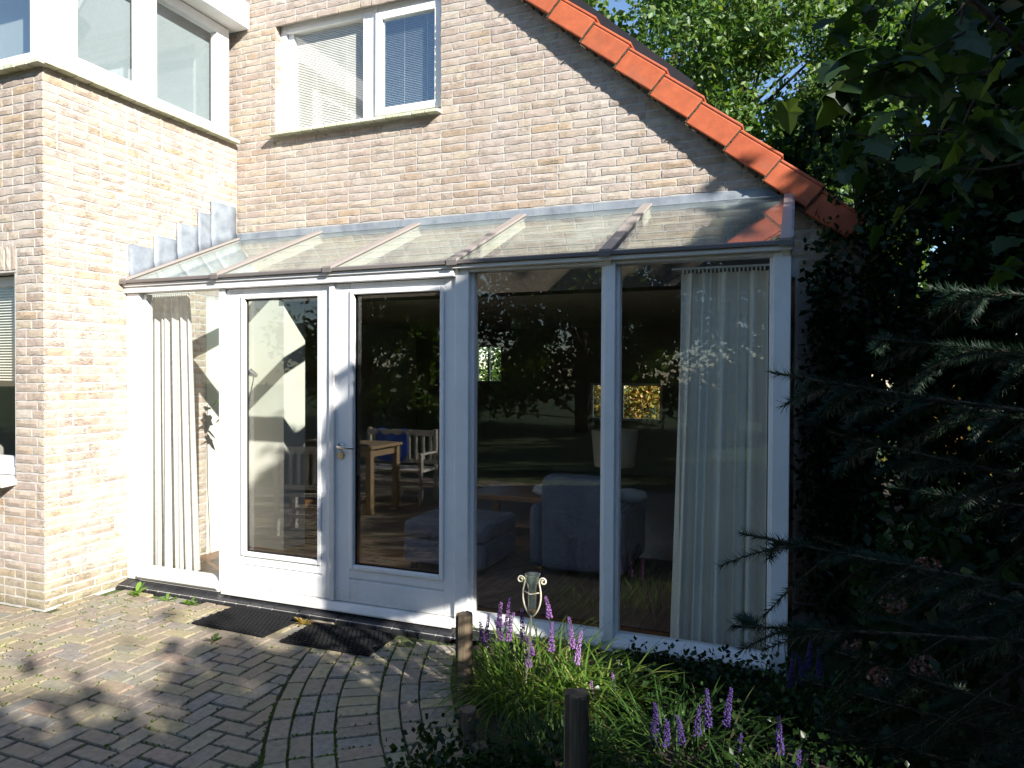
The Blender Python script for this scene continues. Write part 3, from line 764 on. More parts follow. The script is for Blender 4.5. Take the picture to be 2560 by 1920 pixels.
def paver_geo(poly, rg):
    c = sum(poly, Vector((0,0)))/len(poly); n = len(poly)
    area = sum(poly[a].x*poly[(a+1)%n].y-poly[(a+1)%n].x*poly[a].y for a in range(n))
    if area < 0: poly = list(reversed(poly))
    tx, ty, dz = rg.uniform(-.02,.02), rg.uniform(-.02,.02), rg.uniform(-.003,.003)
    vs = []; fs = []
    jit = [Vector((rg.uniform(-.0025,.0025), rg.uniform(-.0025,.0025))) for _ in poly]
    for s_, z in ((1,-.03),(1,-.006),(.93,0)):
        for p, j in zip(poly, jit):
            q = p+j; d = q-c
            if s_ < 1: d = d-d.normalized()*min(.007, d.length*.25)
            vs.append((c.x+d.x, c.y+d.y, z+dz+(d.x*tx+d.y*ty)))
    for l in (0,1):
        for i in range(n): fs.append((l*n+i, l*n+(i+1)%n, (l+1)*n+(i+1)%n, (l+1)*n+i))
    fs.append(tuple(range(2*n,3*n)))
    return c, vs, fs
pav.sort(key=lambda p: (0 if inview((p[0].x,p[0].y,0)) else 1, (Vector((p[0].x,p[0].y,0))-CAM).length))
rest = M()
for i, poly in enumerate(pav):
    c, vs, fs = paver_geo(poly, rg)
    if i < 300:
        mm = M().add([(v[0]-c.x,v[1]-c.y,v[2]) for v in vs], fs)
        inst('paver', mm.mesh('paver', PAVER), patio, (c.x,c.y,0))
    else: rest.add(vs, fs)
rest.build('paver', PAVER, patio, kind='stuff')
mp = []
r_ = np.random.default_rng(5)
for poly in pav[:1500]:
    for a in range(len(poly)):
        p, q = poly[a], poly[(a+1) % len(poly)]
        d_ = (p-AC).length; den = 5 if d_ < 3.75 else 2.2
        for _ in range(r_.poisson(den*(1.5 if math.sin(p.x*3.1)+math.sin(p.y*4.3+1) > .2 else .4))):
            t = r_.random(); w = p.lerp(q,t); mp.append((w.x+r_.normal()*.0035, w.y+r_.normal()*.0035, -.004+r_.random()*.007))
v, f = leafcloud(np.array(mp), .012, aspect=.9)
link_mesh('moss', fastmesh('moss', v, f, leafmat('moss_green', [(0, (.05,.09,.012)), (1, (.12,.18,.03))], .2, .0)), patio, kind='stuff')
# planting bed soil
bed = M(); N_ = 26; rows = []
for i in range(N_+1):
    r_ = []
    for k in range(15):
        t = math.pi*.985+(math.pi*.62)*i/N_; rr = 2.80*(1-k/14)+.0
        p = AC+Vector((math.cos(t),math.sin(t)))*rr
        y_ = min(p.y,-D-.118); r_.append((p.x,y_,.0+.05*min(1,k/3)+rg.uniform(-.015,.015)))
    rows.append(r_)
bed.grid(rows); bo = bed.build('planting_bed', SOIL, smooth=True); tag(bo, kind='structure')
b2 = M().add([(4.5,-7.9,-.02),(14,-7.9,-.02),(14,8,-.02),(5.26,8,-.02),(5.26,-.6,-.02)], [(0,1,2,3,4)]).build('garden_soil', SOIL); tag(b2, kind='structure')

# ------------------------------------------------------------------ things on the patio
def doormat(cx, cy, w, h, rot, label):
    t = thing('doormat', label, 'doormat', (cx,cy,0), group='black rubber doormats at the doors')
    rm = Matrix.Rotation(rot,3,'Z'); m = M(); m.obox((cx,cy,.008),w,h,.010,rm); m.build('mat_base', RUBBER, t, bevel=.003)
    r_ = M()
    nx, ny = int(w/.032), int(h/.032)
    for i in range(nx):
        for k in range(ny):
            a = Vector((-w/2+.016+(i+.5*(k % 2))*(w-.03)/nx, -h/2+.018+k*(h-.03)/ny, 0))
            if abs(a.x) > w/2-.012: continue
            p = Vector((cx,cy,.0165))+rm@a; r_.obox(p,.020,.020,.007,rm @ Matrix.Rotation(R(45),3,'Z'))
    r_.build('rubber_studs', RUBBER, t, kind='stuff'); return t
doormat(1.46,-1.47,.60,.38,R(-2),'black rubber doormat lying before the left door, partly in sun')
doormat(2.20,-1.50,.62,.36,R(2),'black rubber doormat lying before the right door, in shade')

def log_post(x, y, h, r_, label, lean=(0,0), crack=True):
    t = thing('garden_post', label, 'post', (x,y,0), group='round timber posts edging the bed')
    m = M(); n = 22; rows = []; rg = random.Random(int(x*1000))
    sh = [1+.06*math.sin(3*2*math.pi*j/n+x)+rg.uniform(-.03,.03) for j in range(n)]
    cj = int(n*.66)
    zs = [-.05,h*.25,h*.5,h*.75,h-.006,h]
    for zi, z in enumerate(zs):
        r_l = []
        for j in range(n):
            a = 2*math.pi*j/n; q = r_*sh[j]*(1 if zi < 5 else .94)
            if crack and j == cj and zi >= 1: q *= .72
            r_l.append((x+lean[0]*z+q*math.cos(a), y+lean[1]*z+q*math.sin(a), z+(rg.uniform(-.004,.004) if zi > 3 else 0)))
        rows.append(r_l)
    vs = [p for r2_ in rows for p in r2_]; k = len(rows)
    fs = [(i*n+j, i*n+(j+1)%n, (i+1)*n+(j+1)%n, (i+1)*n+j) for i in range(k-1) for j in range(n)]+[tuple(range((k-1)*n,k*n))]
    m.add(vs, fs); m.build('log', WOODPOST, t); return t
log_post(3.285,-2.0,.455,.042,'tall cracked timber post at the left edge of the lit purple flowers')
log_post(4.075,-2.72,.50,.045,'dark timber post standing in shade in front of the lilyturf')
log_post(3.46,-2.33,.16,.04,'short timber stub just right of the tall cracked post at the bed edge')
log_post(3.60,-2.50,.11,.038,'lowest timber stub between the short stub and the dark front post')
log_post(3.11,-1.66,.30,.022,'thin dark stick leaning beside the tall cracked post', lean=(.10,-.05), crack=False)

# rain gauge
t = thing('rain_gauge', 'glass rain gauge in a cream lyre-shaped holder on a stake', 'rain gauge', (3.575,-1.85,.0))
gx, gy = 3.59, -1.85
M().tube([(3.545,gy,.03),(3.568,gy,.25),(3.578,gy,.43)], [.004,.004,.006], 8).build('stake', IVORY, t)
ly = M()
for s_ in (-1,1):
    pts = []
    for i in range(13):
        u = i/12; a = -math.pi/2+u*math.pi*.62
        pts.append((gx-.008+s_*(.052*math.cos(a)*(1-.12*u)), gy, .485+.055*math.sin(a)+.075*u))
    p = pts[-1]; pts += [(p[0]-s_*.006,gy,p[2]+.03)]
    for i in range(1,15):
        a = i/14*math.pi*2.6; rr = .020*(1-i/19)
        pts.append((pts[13][0]+s_*(.022-rr*math.cos(a)), gy, pts[13][2]+.002+rr*math.sin(a)))
    ly.tube(pts, .0045, 8)
ly.tube([(gx-.008-.038,gy,.555),(gx-.008,gy-.024,.550),(gx-.008+.038,gy,.555)], .0035, 6)
ly.build('lyre_holder', IVORY, t, smooth=True)
M().lathe((gx-.006,gy,.445), [(0,0),(.018,.0),(.020,.01),(.021,.13),(.026,.15),(.036,.165),(.034,.185),(.040,.2),(.037,.2),(.031,.185),(.033,.166),(.023,.15),(.018,.13),(.017,.012),(0,.008)], 20).build('glass_tube', GAUGE, t, smooth=True)
M().lathe((gx-.006,gy,.4545), [(0,0),(.0155,0),(.0165,.012),(0,.014)], 14).build('rain_water', plain('rusty_water', (.30,.13,.04), .3), t)

# ------------------------------------------------------------------ small plants
def blades(mm, cx, cy, n, rad, L0, L1, w, rg, lean=None, z0=.03):
    for _ in range(n):
        a = rg.uniform(0,2*math.pi); q = rad*math.sqrt(rg.random()); bx, by = cx+q*math.cos(a), cy+q*math.sin(a)
        d = a+rg.gauss(0,.7); L = rg.uniform(L0,L1); el = rg.uniform(.35,1.35)
        if lean: 
            dx, dy = math.cos(d)+lean[0], math.sin(d)+lean[1]; d = math.atan2(dy,dx)
        p = Vector((bx,by,z0)); hd_ = Vector((math.cos(d),math.sin(d),0)); side = Vector((-math.sin(d),math.cos(d),0)); pts = []
        e = el; k = 6; curl = rg.uniform(.14,.34)
        for i in range(k+1):
            ww = w*(1 if i < k-2 else (.8 if i == k-2 else (.45 if i == k-1 else .05)))*rg.uniform(.9,1.1)
            pts.append((p-side*ww*.5, p+side*ww*.5))
            p = p+(hd_*math.cos(e)+Vector((0,0,1))*math.sin(e))*(L/k); e -= curl
            if p.z < .02: p.z = .02
        vs = [q_ for pr_ in pts for q_ in pr_]
        mm.add(vs, [(2*i,2*i+1,2*i+3,2*i+2) for i in range(k)])
def spike_mesh(rg, L, mat, stemL):
    m = M(); m.tube([(0,0,-stemL),(.004,0,-stemL*.4),(0,0,0),(0,.002,L)], [.002,.002,.002,.001], 5)
    m.m = 1; n = int(L*750); bend = rg.uniform(-.03,.03)
    for i in range(n):
        u = i/n; a = i*2.4+rg.uniform(-.3,.3); r_ = .012*(1-u*.72)*rg.uniform(.7,1.2)+.002; s_ = .0058*(1-u*.45)*rg.uniform(.8,1.25)
        if rg.random() < .12: continue
        c = Vector((math.cos(a)*r_+bend*u*u,math.sin(a)*r_,u*L+rg.uniform(-.004,.004)))
        m.add([c+Vector(v)*s_ for v in ((1,0,0),(-1,0,0),(0,1,0),(0,-1,0),(0,0,1.1),(0,0,-1.1))], [(0,2,4),(2,1,4),(1,3,4),(3,0,4),(2,0,5),(1,2,5),(3,1,5),(0,3,5)])
    return m.mesh('flower_spike', [LEAF_LIRD, mat])
rg = random.Random(51)
def lilyturf(cx, cy, nb, rad, L0, L1, spikes, mat, fmat, label, w=.009, lean=None):
    t = thing('lilyturf', label, 'plant', (cx,cy,.02), group='purple flowering lilyturf clumps')
    m = M(); blades(m, cx, cy, nb, rad, L0, L1, w, rg, lean); m.build('foliage', mat, t, kind='stuff')
    pool = [spike_mesh(rg, L, fmat, .26) for L in (.12,.15,.17,.13,.10,.16)]
    for (x,y,z) in spikes:
        L = rg.choice(range(6)); h_ = (.12,.15,.17,.13,.10,.16)[L]
        inst('flower_spike', pool[L], t, (x+rg.uniform(-.01,.01),y,z-h_), rot=(rg.uniform(-.15,.15),rg.uniform(-.16,.10),rg.uniform(0,6)))
lit = [[3.41,-1.8,.48],[3.43,-1.8,.5],[3.28,-1.8,.37],[3.31,-1.8,.36],[3.39,-1.8,.36],[3.46,-1.8,.45],[3.51,-1.8,.45],[3.63,-1.8,.5],[3.69,-1.8,.42],[3.77,-1.8,.43],[3.81,-1.8,.4],[3.57,-1.8,.32],[3.53,-1.8,.28],[3.88,-1.8,.16],[3.97,-1.8,.19]]
for i, q in enumerate(lit): q[1] = -1.8+((i*7) % 5-2)*.03
lilyturf(3.56,-1.80,430,.27,.28,.48,lit[:13],LEAF_LIR,LILAC,'sunlit lilyturf clump with lilac spikes beside the tall post', lean=(.25,.0))
lilyturf(3.92,-1.86,260,.20,.25,.44,lit[13:],LEAF_LIR,LILAC,'arching green lilyturf right of the rain gauge with two low spikes', lean=(.3,0))
lilyturf(4.36,-2.22,300,.26,.22,.40,[[4.27,-2.2,.27],[4.25,-2.2,.19],[4.3,-2.2,.22],[4.44,-2.2,.30],[4.55,-2.2,.38],[4.48,-2.2,.37],[4.36,-2.2,.24],[4.57,-2.2,.2]],LEAF_LIRD,LILACD,'shaded lilyturf clump with lilac spikes coloured dim for shade in the dark bed')
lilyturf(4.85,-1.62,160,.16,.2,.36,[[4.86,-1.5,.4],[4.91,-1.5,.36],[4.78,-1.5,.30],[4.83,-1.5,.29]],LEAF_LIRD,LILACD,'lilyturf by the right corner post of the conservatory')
lilyturf(4.72,-2.45,200,.18,.2,.36,[[4.74,-2.3,.34],[4.8,-2.3,.24],[4.62,-2.4,.2]],LEAF_LIRD,LILACD,'lilyturf with three lilac tips coloured dim for shade under the conifer branches')
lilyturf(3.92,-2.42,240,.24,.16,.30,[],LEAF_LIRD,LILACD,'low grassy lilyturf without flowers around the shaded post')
def rosette(x, y, n, L, label, mat=WEED, z=.0, grp='weeds in the paving joints', w=.3):
    m = M()
    for i in range(n):
        a = rg.uniform(0,6.28); l = L*rg.uniform(.6,1.1); e = rg.uniform(.2,1.1); d = Vector((math.cos(a)*math.cos(e),math.sin(a)*math.cos(e),math.sin(e))); s_ = Vector((-math.sin(a),math.cos(a),0))
        p = Vector((x,y,z)); vs = [p, p+d*l*.45+s_*l*w*.5, p+d*l*.45-s_*l*w*.5, p+d*l*.8+s_*l*w*.4-Vector((0,0,.1*l)), p+d*l*.8-s_*l*w*.4-Vector((0,0,.1*l)), p+d*l-Vector((0,0,.2*l))]
        m.add(vs, [(0,1,2),(1,3,4,2),(3,5,4)])
    o = m.build('weed', mat); tag(o, label, 'weed', grp)
rosette(.30,-1.34,16,.12,'bright green weed at the left end of the black plinth')
rosette(.62,-1.36,10,.09,'small weed below the left conservatory window')
rosette(.84,-1.37,12,.10,'weed sprouting by the plinth left of the doors')
rosette(1.82,-1.38,14,.09,'yellowish weed growing between the two doormats', mat=HEDGE)
rosette(1.52,-1.83,14,.07,'low dark weed in the paving below the doormats', mat=LEAF_LIRD)
# ground cover along the plinth
pts = nr.random((5200,3))*np.array([1.5,.75,.16])+np.array([3.95,-2.0,.03]); pts = pts[(pts[:,1] > -2.1+.0*pts[:,0])]
pts[:,2] = .03+pts[:,2]*nr.random(len(pts))**.5
v, f = leafcloud(pts, .03, aspect=.8)
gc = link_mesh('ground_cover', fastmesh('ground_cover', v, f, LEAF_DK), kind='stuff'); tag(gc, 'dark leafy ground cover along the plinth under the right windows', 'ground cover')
pts = nr.random((22000,3))*np.array([2.8,2.2,.18])+np.array([3.3,-3.9,.02]); pts[:,2] = .02+pts[:,2]*nr.random(len(pts))
pts = pts[(((pts[:,0]-AC.x)**2+(pts[:,1]-AC.y)**2)**.5 < 3.3) & ((pts[:,0] > 4.55) | (pts[:,1] < -2.42))]
v, f = leafcloud(pts, .032, aspect=.7)
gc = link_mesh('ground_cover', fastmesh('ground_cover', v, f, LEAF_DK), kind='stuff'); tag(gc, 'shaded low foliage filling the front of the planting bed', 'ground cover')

# ------------------------------------------------------------------ conifer on the right
def branch_geo(m, p0, p1, rg, sag, nt, nl, needle=.026, tw=.42):
    p0 = Vector(p0); p1 = Vector(p1); d = p1-p0; L = d.length
    def pt(u): return p0+d*u+Vector((0,0,-sag*math.sin(u*math.pi)*L+.10*sag*L*u))
    K = 14; pts = [pt(i/K) for i in range(K+1)]
    m.m = 0; m.tube(pts, [.009*(1-.85*i/K)+.0012 for i in range(K+1)], 6, cap=False)
    axes = [(pts, .10, 1.0)]
    side0 = d.cross(Vector((0,0,1))).normalized()
    for i in range(nt):
        u = .12+.86*i/nt+rg.uniform(-.02,.02); b = pt(u); s_ = 1 if i % 2 else -1
        dd = (d.normalized()*rg.uniform(.5,.9)+side0*s_*rg.uniform(.5,1.0)+Vector((0,0,rg.uniform(-.55,.15)))).normalized()
        l = L*tw*(1-u*.72)*rg.uniform(.5,1.0)
        tp = [b+dd*l*j/5+Vector((0,0,-.22*l*(j/5)**2)) for j in range(6)]
        m.m = 0; m.tube(tp, [.0022,.002,.0018,.0015,.0012,.001], 4, cap=False); axes.append((tp, .0, 1.0))
    m.m = 1
    vs = []; fs = []
    for tp, st, q in axes:
        ln = sum((tp[j+1]-tp[j]).length for j in range(len(tp)-1)); n = int(ln*nl)
        for i in range(n):
            u = st+(1-st)*(i+rg.random())/n; j = min(int(u*(len(tp)-1)), len(tp)-2); fr_ = u*(len(tp)-1)-j
            c = tp[j].lerp(tp[j+1], fr_); ax = (tp[j+1]-tp[j]).normalized(); o1 = ax.orthogonal().normalized(); a = rg.uniform(0,6.283)
            o1 = Matrix.Rotation(a,3,ax)@o1; dd = (o1+ax*rg.uniform(.25,.9)).normalized(); nl_ = needle*rg.uniform(.7,1.15); w_ = ax.cross(o1)*.0013
            k = len(m.v); m.v += [tuple(c-w_),tuple(c+w_),tuple(c+dd*nl_)]; m.f.append((k,k+1,k+2)); m.mi.append(1)
rg = random.Random(61)
tx, ty = 6.3, -3.9
con = thing('conifer', 'dark green needled conifer whose branches reach in from the right edge', 'tree', (tx,ty,0))
M().tube([(tx,ty,-.05),(tx+.02,ty,1),(tx,ty+.03,2),(tx,ty,2.7)], [.11,.09,.06,.02], 12).build('trunk', BARK, con, smooth=True)
brs = [((tx,ty,1.62),(4.74,-3.46,1.635),.05),((tx,ty,1.33),(4.68,-3.48,1.275),.03),((tx,ty,1.25),(4.66,-3.49,1.075),-.02),
       ((tx,ty,1.45),(4.86,-3.38,1.50),.05),((tx,ty,1.2),(4.84,-3.30,1.24),.05),((tx,ty,1.0),(4.86,-3.30,.98),.02),((tx,ty,.95),(4.80,-3.20,.86),.0),
       ((tx,ty,.85),(4.85,-3.10,.70),-.02),((tx,ty,1.1),(4.95,-3.55,.80),-.06),((tx,ty,.95),(4.99,-3.75,.93),-.10),((tx,ty,.7),(4.9,-3.2,.50),.0),
       ((tx,ty,.6),(4.95,-3.35,.42),.0),((tx,ty,1.7),(4.95,-3.3,1.72),.04),((tx,ty,1.5),(5.0,-3.2,1.36),.04),((tx,ty,1.35),(5.05,-3.05,1.10),.04),
       ((tx,ty,1.1),(5.05,-2.95,.80),.03),((tx,ty,.8),(5.1,-3.0,.55),.0),((tx,ty,.55),(5.15,-2.9,.30),.0),((tx,ty,1.8),(5.1,-3.1,1.85),.04),((tx,ty,1.6),(5.15,-2.9,1.55),.04)]
for i, (a, b, s_) in enumerate(brs):
    m = M(); branch_geo(m, a, b, rg, s_, 30, 1300, needle=.027, tw=.32)
    m.build('branch', [TWIG, NEEDLE], con)

# hydrangea with dried flower heads under the conifer
hy = thing('hydrangea', 'hydrangea shrub with dried pinkish flower heads in the shade', 'shrub', (5.35,-1.4,0))
pts = nr.normal(size=(2200,3))*np.array([.22,.25,.20])+np.array([5.45,-1.25,.50])
pts = pts[(pts[:,0] > 5.05)]; v, f = leafcloud(pts, .07, flat=.3, aspect=.7); link_mesh('leaves', fastmesh('leaves', v, f, LEAF_DK), hy, kind='stuff')
st = M()
heads = [(5.20,-1.62,.63),(5.35,-1.5,.78),(5.30,-1.75,.42),(5.14,-1.75,.35),(5.02,-1.62,.44),(5.5,-1.62,.62)]
for p in heads: st.tube([(5.35,-1.4,.0),((5.35+p[0])/2,(-1.4+p[1])/2,p[2]*.6),p], .006, 5)
st.build('stems', TWIG, hy)
for p in heads:
    n = 150; d = nr.normal(size=(n,3)); d /= np.linalg.norm(d,axis=1)[:,None]; c = np.array(p)+d*np.array([.052,.052,.04])
    v, f = leafcloud(c, .018, aspect=.9); link_mesh('flower_head', fastmesh('flower_head', v, f, HYD), hy)

# ------------------------------------------------------------------ grape vine, upper right
def vine_leaf():
    out = [(0,-.02),(.18,-.14),(.40,-.05),(.34,.16),(.52,.36),(.30,.46),(.24,.68),(0,1.0),(-.24,.68),(-.30,.46),(-.52,.36),(-.34,.16),(-.40,-.05),(-.18,-.14)]
    m = M(); vs = [(0,.28,.06)]+[(x,y,-.10*abs(x)**1.2-.10*max(0,y-.4)**1.5+rng.uniform(-.02,.02)) for x, y in out]
    fs = [(0,1+i,1+(i+1)%len(out)) for i in range(len(out))]; m.add(vs, fs)
    return m.mesh('vine_leaf', LEAF_VINE)
VL = [vine_leaf() for _ in range(5)]
vine = thing('grape_vine', 'grape vine with large lobed leaves hanging over the upper right', 'vine', (5.9,-1.2,0))
vs_ = M(); rg = random.Random(91); leaves = []
stems = []
for k in range(22):
    x0 = rg.uniform(5.2,6.2); y0 = rg.uniform(-2.3,-1.0); z0 = rg.uniform(2.75,3.6)
    x1 = x0-rg.uniform(.1,.5); y1 = y0+rg.uniform(-.2,.2); z1 = z0-rg.uniform(.2,.6)
    stems.append(((x0,y0,z0),(x1,y1,z1)))
stems += [((5.75,-2.2,2.75),(4.90,-2.40,2.50)),((5.6,-2.1,2.9),(4.95,-2.35,2.66)),((5.9,-2.4,2.5),(5.05,-2.45,2.38)),((6.0,-2.3,2.7),(5.2,-2.45,2.45)),((5.7,-2.5,2.35),(5.3,-2.6,1.95)),((5.9,-2.3,2.45),(5.4,-2.4,2.1))]
for a, b in stems:
    a = Vector(a); b = Vector(b); n = 6; pts = [a.lerp(b,i/n)+Vector((rg.uniform(-.03,.03),rg.uniform(-.03,.03),-.12*math.sin(i/n*3.14))) for i in range(n+1)]
    vs_.tube(pts, [.006-.0006*i for i in range(n+1)], 5)
    for i in range(9):
        u = (i+rg.random())/9; p = a.lerp(b,u)+Vector((rg.gauss(0,.05),rg.gauss(0,.05),rg.gauss(-.05,.04))); leaves.append(p)
for a, b in (((5.22,-2.83,2.60),(4.78,-3.00,2.44)),((5.30,-2.78,2.50),(4.92,-2.95,2.52)),((5.4,-2.7,2.42),(5.12,-2.86,2.30))):
    a = Vector(a); b = Vector(b); pts = [a.lerp(b,i/6)+Vector((0,0,-.03*math.sin(i/6*3.14))) for i in range(7)]
    vs_.tube(pts, [.004-.0005*i for i in range(7)], 5)
    for i in range(13):
        p = a.lerp(b,(i+rg.random())/13)+Vector((rg.gauss(0,.03),rg.gauss(0,.03),rg.gauss(-.01,.025))); leaves.append(p)
vs_.tube([(6.0,-1.0,0),(6.05,-1.05,1.2),(5.95,-1.1,2.4),(5.8,-1.2,3.1),(5.4,-1.5,3.4)], [.035,.03,.025,.02,.012], 8)
vs_.build('vine_stem', BARK, vine)
leaves.sort(key=lambda p: (p-CAM).length)
for p in leaves[:290]:
    s_ = rg.uniform(.075,.13)
    inst('vine_leaf', rg.choice(VL), vine, p, scale=(s_,s_,s_), rot=(R(rg.uniform(-62,-15)), R(rg.uniform(-22,22)), rg.uniform(0,6.28)))

# ------------------------------------------------------------------ trees and shrubs
def tree(name, x, y, h, crown_r, crown_z0, nleaf, leaf, mat, label, group=None, seed=1, tr=.16, blobs=26, lean=0, cat='tree', squash=1.0):
    global nr
    nr = np.random.default_rng(seed); rg = random.Random(seed)
    t = thing(name, label, cat, (x,y,0), group)
    m = M(); m.tube([(x,y,-.05),(x+lean*.3,y,h*.35),(x+lean*.7,y+.1,h*.62),(x+lean,y,h*.9)], [tr,tr*.8,tr*.5,tr*.1], 10)
    cs = []
    for i in range(blobs):
        u = (i+.5)/blobs; z = crown_z0+(h-crown_z0)*u; prof = math.sin(math.pi*min(1,.12+u*.86))**.6
        a = rg.uniform(0,6.283); q = crown_r*prof*math.sqrt(rg.uniform(.1,1)); c = Vector((x+lean*u+q*math.cos(a), y+q*math.sin(a), z))
        cs.append((c, crown_r*rg.uniform(.22,.40)))
        b = Vector((x+lean*.5*u,y,max(.4,z-crown_r*.55))); b.z = min(b.z,h*.85)
        m.tube([b, b.lerp(c,.5)+Vector((0,0,.1)), c], [tr*.22,tr*.13,tr*.04], 5)
    m.build('trunk', BARK, t, smooth=True)
    out = []
    for c, r_ in cs:
        n = int(nleaf/blobs); d = nr.normal(size=(n,3)); d /= np.linalg.norm(d,axis=1)[:,None]
        rad = r_*(.35+.75*nr.random(n)**.6)
        # clumpy sprays
        k = max(4, n//28); cc = nr.normal(size=(k,3)); cc /= np.linalg.norm(cc,axis=1)[:,None]; idx = nr.integers(0,k,n)
        d = d*.38+cc[idx]*.80; out.append(np.array(c)+d*rad[:,None]*np.array([1,1,.78*squash]))
    pts = np.concatenate(out); pts = pts[pts[:,2] > .05]
    v, f = leafcloud(pts, leaf, flat=.25)
    link_mesh('crown', fastmesh('crown', v, f, mat), t)
    return t
def shrub(name, x, y, rx, ry, z0, z1, n, leaf, mat, label, group=None, seed=1, cat='shrub'):
    global nr
    nr = np.random.default_rng(seed)
    t = thing(name, label, cat, (x,y,0), group)
    k = 40; cc = (nr.random((k,3))-.5)*2*np.array([rx,ry,(z1-z0)/2])*.85+np.array([x,y,(z0+z1)/2]); idx = nr.integers(0,k,n)
    pts = cc[idx]+nr.normal(size=(n,3))*np.array([rx,ry,(z1-z0)/2])*.17
    pts = pts[pts[:,2] > .03]
    v, f = leafcloud(pts, leaf); link_mesh('leaves', fastmesh('leaves', v, f, mat), t, kind='stuff')
    m = M(); rg = random.Random(seed)
    for i in range(7): m.tube([(x+rg.uniform(-.1,.1)*rx,y+rg.uniform(-.1,.1)*ry,-.03),tuple(cc[i]*.5+np.array([x,y,0])*.5),tuple(cc[i])], [.03,.02,.006], 5)
    m.build('stems', BARK, t)
    return t
# sunlit oaks behind the house
G = 'sunlit trees behind the house'
tree('oak_tree', 3.6, 12.5, 13.0, 3.4, 2.5, 60000, .14, LEAF_OAK, 'tall sunlit oak above the middle of the tiled slope', G, 101, .22, 40)
tree('oak_tree', 7.3, 14.5, 13.5, 3.1, 2.0, 60000, .14, LEAF_OAK, 'sunlit oak right of the patch of blue sky', G, 102, .22, 38)
tree('oak_tree', 5.9, 10.5, 7.6, 2.0, 2.0, 36000, .12, LEAF_OAK, 'lower sunlit tree just above the end of the gable tiles', G, 103, .15, 26)
tree('oak_tree', 1.2, 17.0, 14.0, 4.0, 4.0, 20000, .26, LEAF_OAK, 'far sunlit tree rising behind the upper roof edge', G, 104, .25, 34)
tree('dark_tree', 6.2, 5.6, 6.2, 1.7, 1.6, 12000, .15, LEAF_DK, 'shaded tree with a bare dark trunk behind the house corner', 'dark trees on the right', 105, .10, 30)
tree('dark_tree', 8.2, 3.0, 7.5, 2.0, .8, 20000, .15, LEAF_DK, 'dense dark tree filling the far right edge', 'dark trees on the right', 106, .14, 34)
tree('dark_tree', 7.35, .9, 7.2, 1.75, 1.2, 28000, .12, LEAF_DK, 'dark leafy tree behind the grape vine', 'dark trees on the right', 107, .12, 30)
shrub('shrub', 6.0, .9, .55, .8, .0, 3.3, 9000, .09, LEAF_DK, 'dark ivy-like shrub against the shaded house corner', 'dark shrubs on the right', 108)
shrub('ivy', 5.16, -.20, .34, .14, .0, 2.8, 8500, .06, LEAF_DK, 'dark ivy climbing the shaded brick beside the right corner post', None, 113, 'ivy')
shrub('shrub', 7.3, -.7, .8, .7, .0, 2.6, 9000, .09, LEAF_DK, 'dark shrub low behind the conifer', 'dark shrubs on the right', 109)
shrub('shrub', 8.2, 8.5, 2.2, 1.0, .0, 1.7, 6000, .12, HEDGE, 'sun-flecked yellow shrub glimpsed through the dark foliage', 'garden shrubs beyond the house', 110)
# garden beyond the back windows
shrub('shrub', 1.4, 10.5, 1.5, .6, .0, 1.75, 9000, .10, HEDGE, 'sunlit golden shrub seen through the back window', 'garden shrubs beyond the house', 111)
shrub('shrub', -1.6, 12.0, 1.6, .7, .0, 2.9, 9000, .12, LEAF_OAK, 'green shrub seen through the small back window', 'garden shrubs beyond the house', 112)
# trees behind the photographer, seen mirrored in the panes and shading the terrace
G = 'garden trees behind the photographer'
tree('garden_tree', -1.0, -17, 9.5, 3.0, .5, 16000, .24, LEAF_OAK, 'broad garden tree mirrored in the left door', G, 121, .2, 34)
tree('garden_tree', 4.2, -16, 9.0, 2.8, .4, 16000, .24, LEAF_DK, 'dark garden tree mirrored in the middle panes', G, 122, .2, 34)
tree('garden_tree', 8.6, -14, 8.5, 2.6, .4, 16000, .22, LEAF_OAK, 'garden tree mirrored in the right panes', G, 123, .2, 34)
shrub('back_hedge', 1.5, -20.5, 13, .8, .0, 5.2, 22000, .26, LEAF_DK, 'long dark hedge closing off the lawn behind the photographer', None, 125, 'hedge')
tree('garden_tree', -7.0, -15, 8.0, 3.0, .4, 14000, .24, LEAF_OAK, 'garden tree to the left of the lawn', G, 124, .2, 30)

# tall hedge and trees along the right-hand boundary, outside the picture: they shade terrace and conservatory
SH = Vector((math.cos(SUN_AZ),math.sin(SUN_AZ))); SN = Vector((-SH.y,SH.x)); TE = math.tan(SUN_EL)
def shadepts(n, lat0, lat1, h0, h1, top, bottom=None, seed=1):
    r_ = np.random.default_rng(seed); lat = lat0+(lat1-lat0)*r_.random(n); h = h0+(h1-h0)*r_.random(n)
    zt_ = np.interp(lat, [q[0] for q in top], [q[1] for q in top])+h*TE
    zt_ = zt_+.10*np.sin(lat*7+seed)+.07*np.sin(lat*17+h*3)+.11*r_.standard_exponential(n)-.11
    zb_ = np.zeros(n) if bottom is None else np.interp(lat, [q[0] for q in bottom], [q[1] for q in bottom])+h*TE
    zb_ = np.maximum(zb_, .05)
    z = zb_+(zt_-zb_)*r_.random(n)**.85
    keep = (z < zt_) & (r_.random(n) < np.clip((zt_-z)/.8, .10, 1))
    lat = lat+.17
    return np.stack([SH.x*h+SN.x*lat, SH.y*h+SN.y*lat, z],1)[keep]
def massed(name, label, cat, pts, leaf, mat, base, group=None):
    t = thing(name, label, cat, base, group)
    v, f = leafcloud(pts, leaf, aspect=.8); link_mesh('leaves', fastmesh('leaves', v, f, mat), t, kind='stuff')
    m = M(); r_ = random.Random(5)
    for i in range(10):
        p = pts[r_.randrange(len(pts))]; m.tube([(p[0],p[1],-.05),(p[0],p[1],p[2]*.5),tuple(p)], [.05,.04,.01], 6)
    m.build('stems', BARK, t); return t
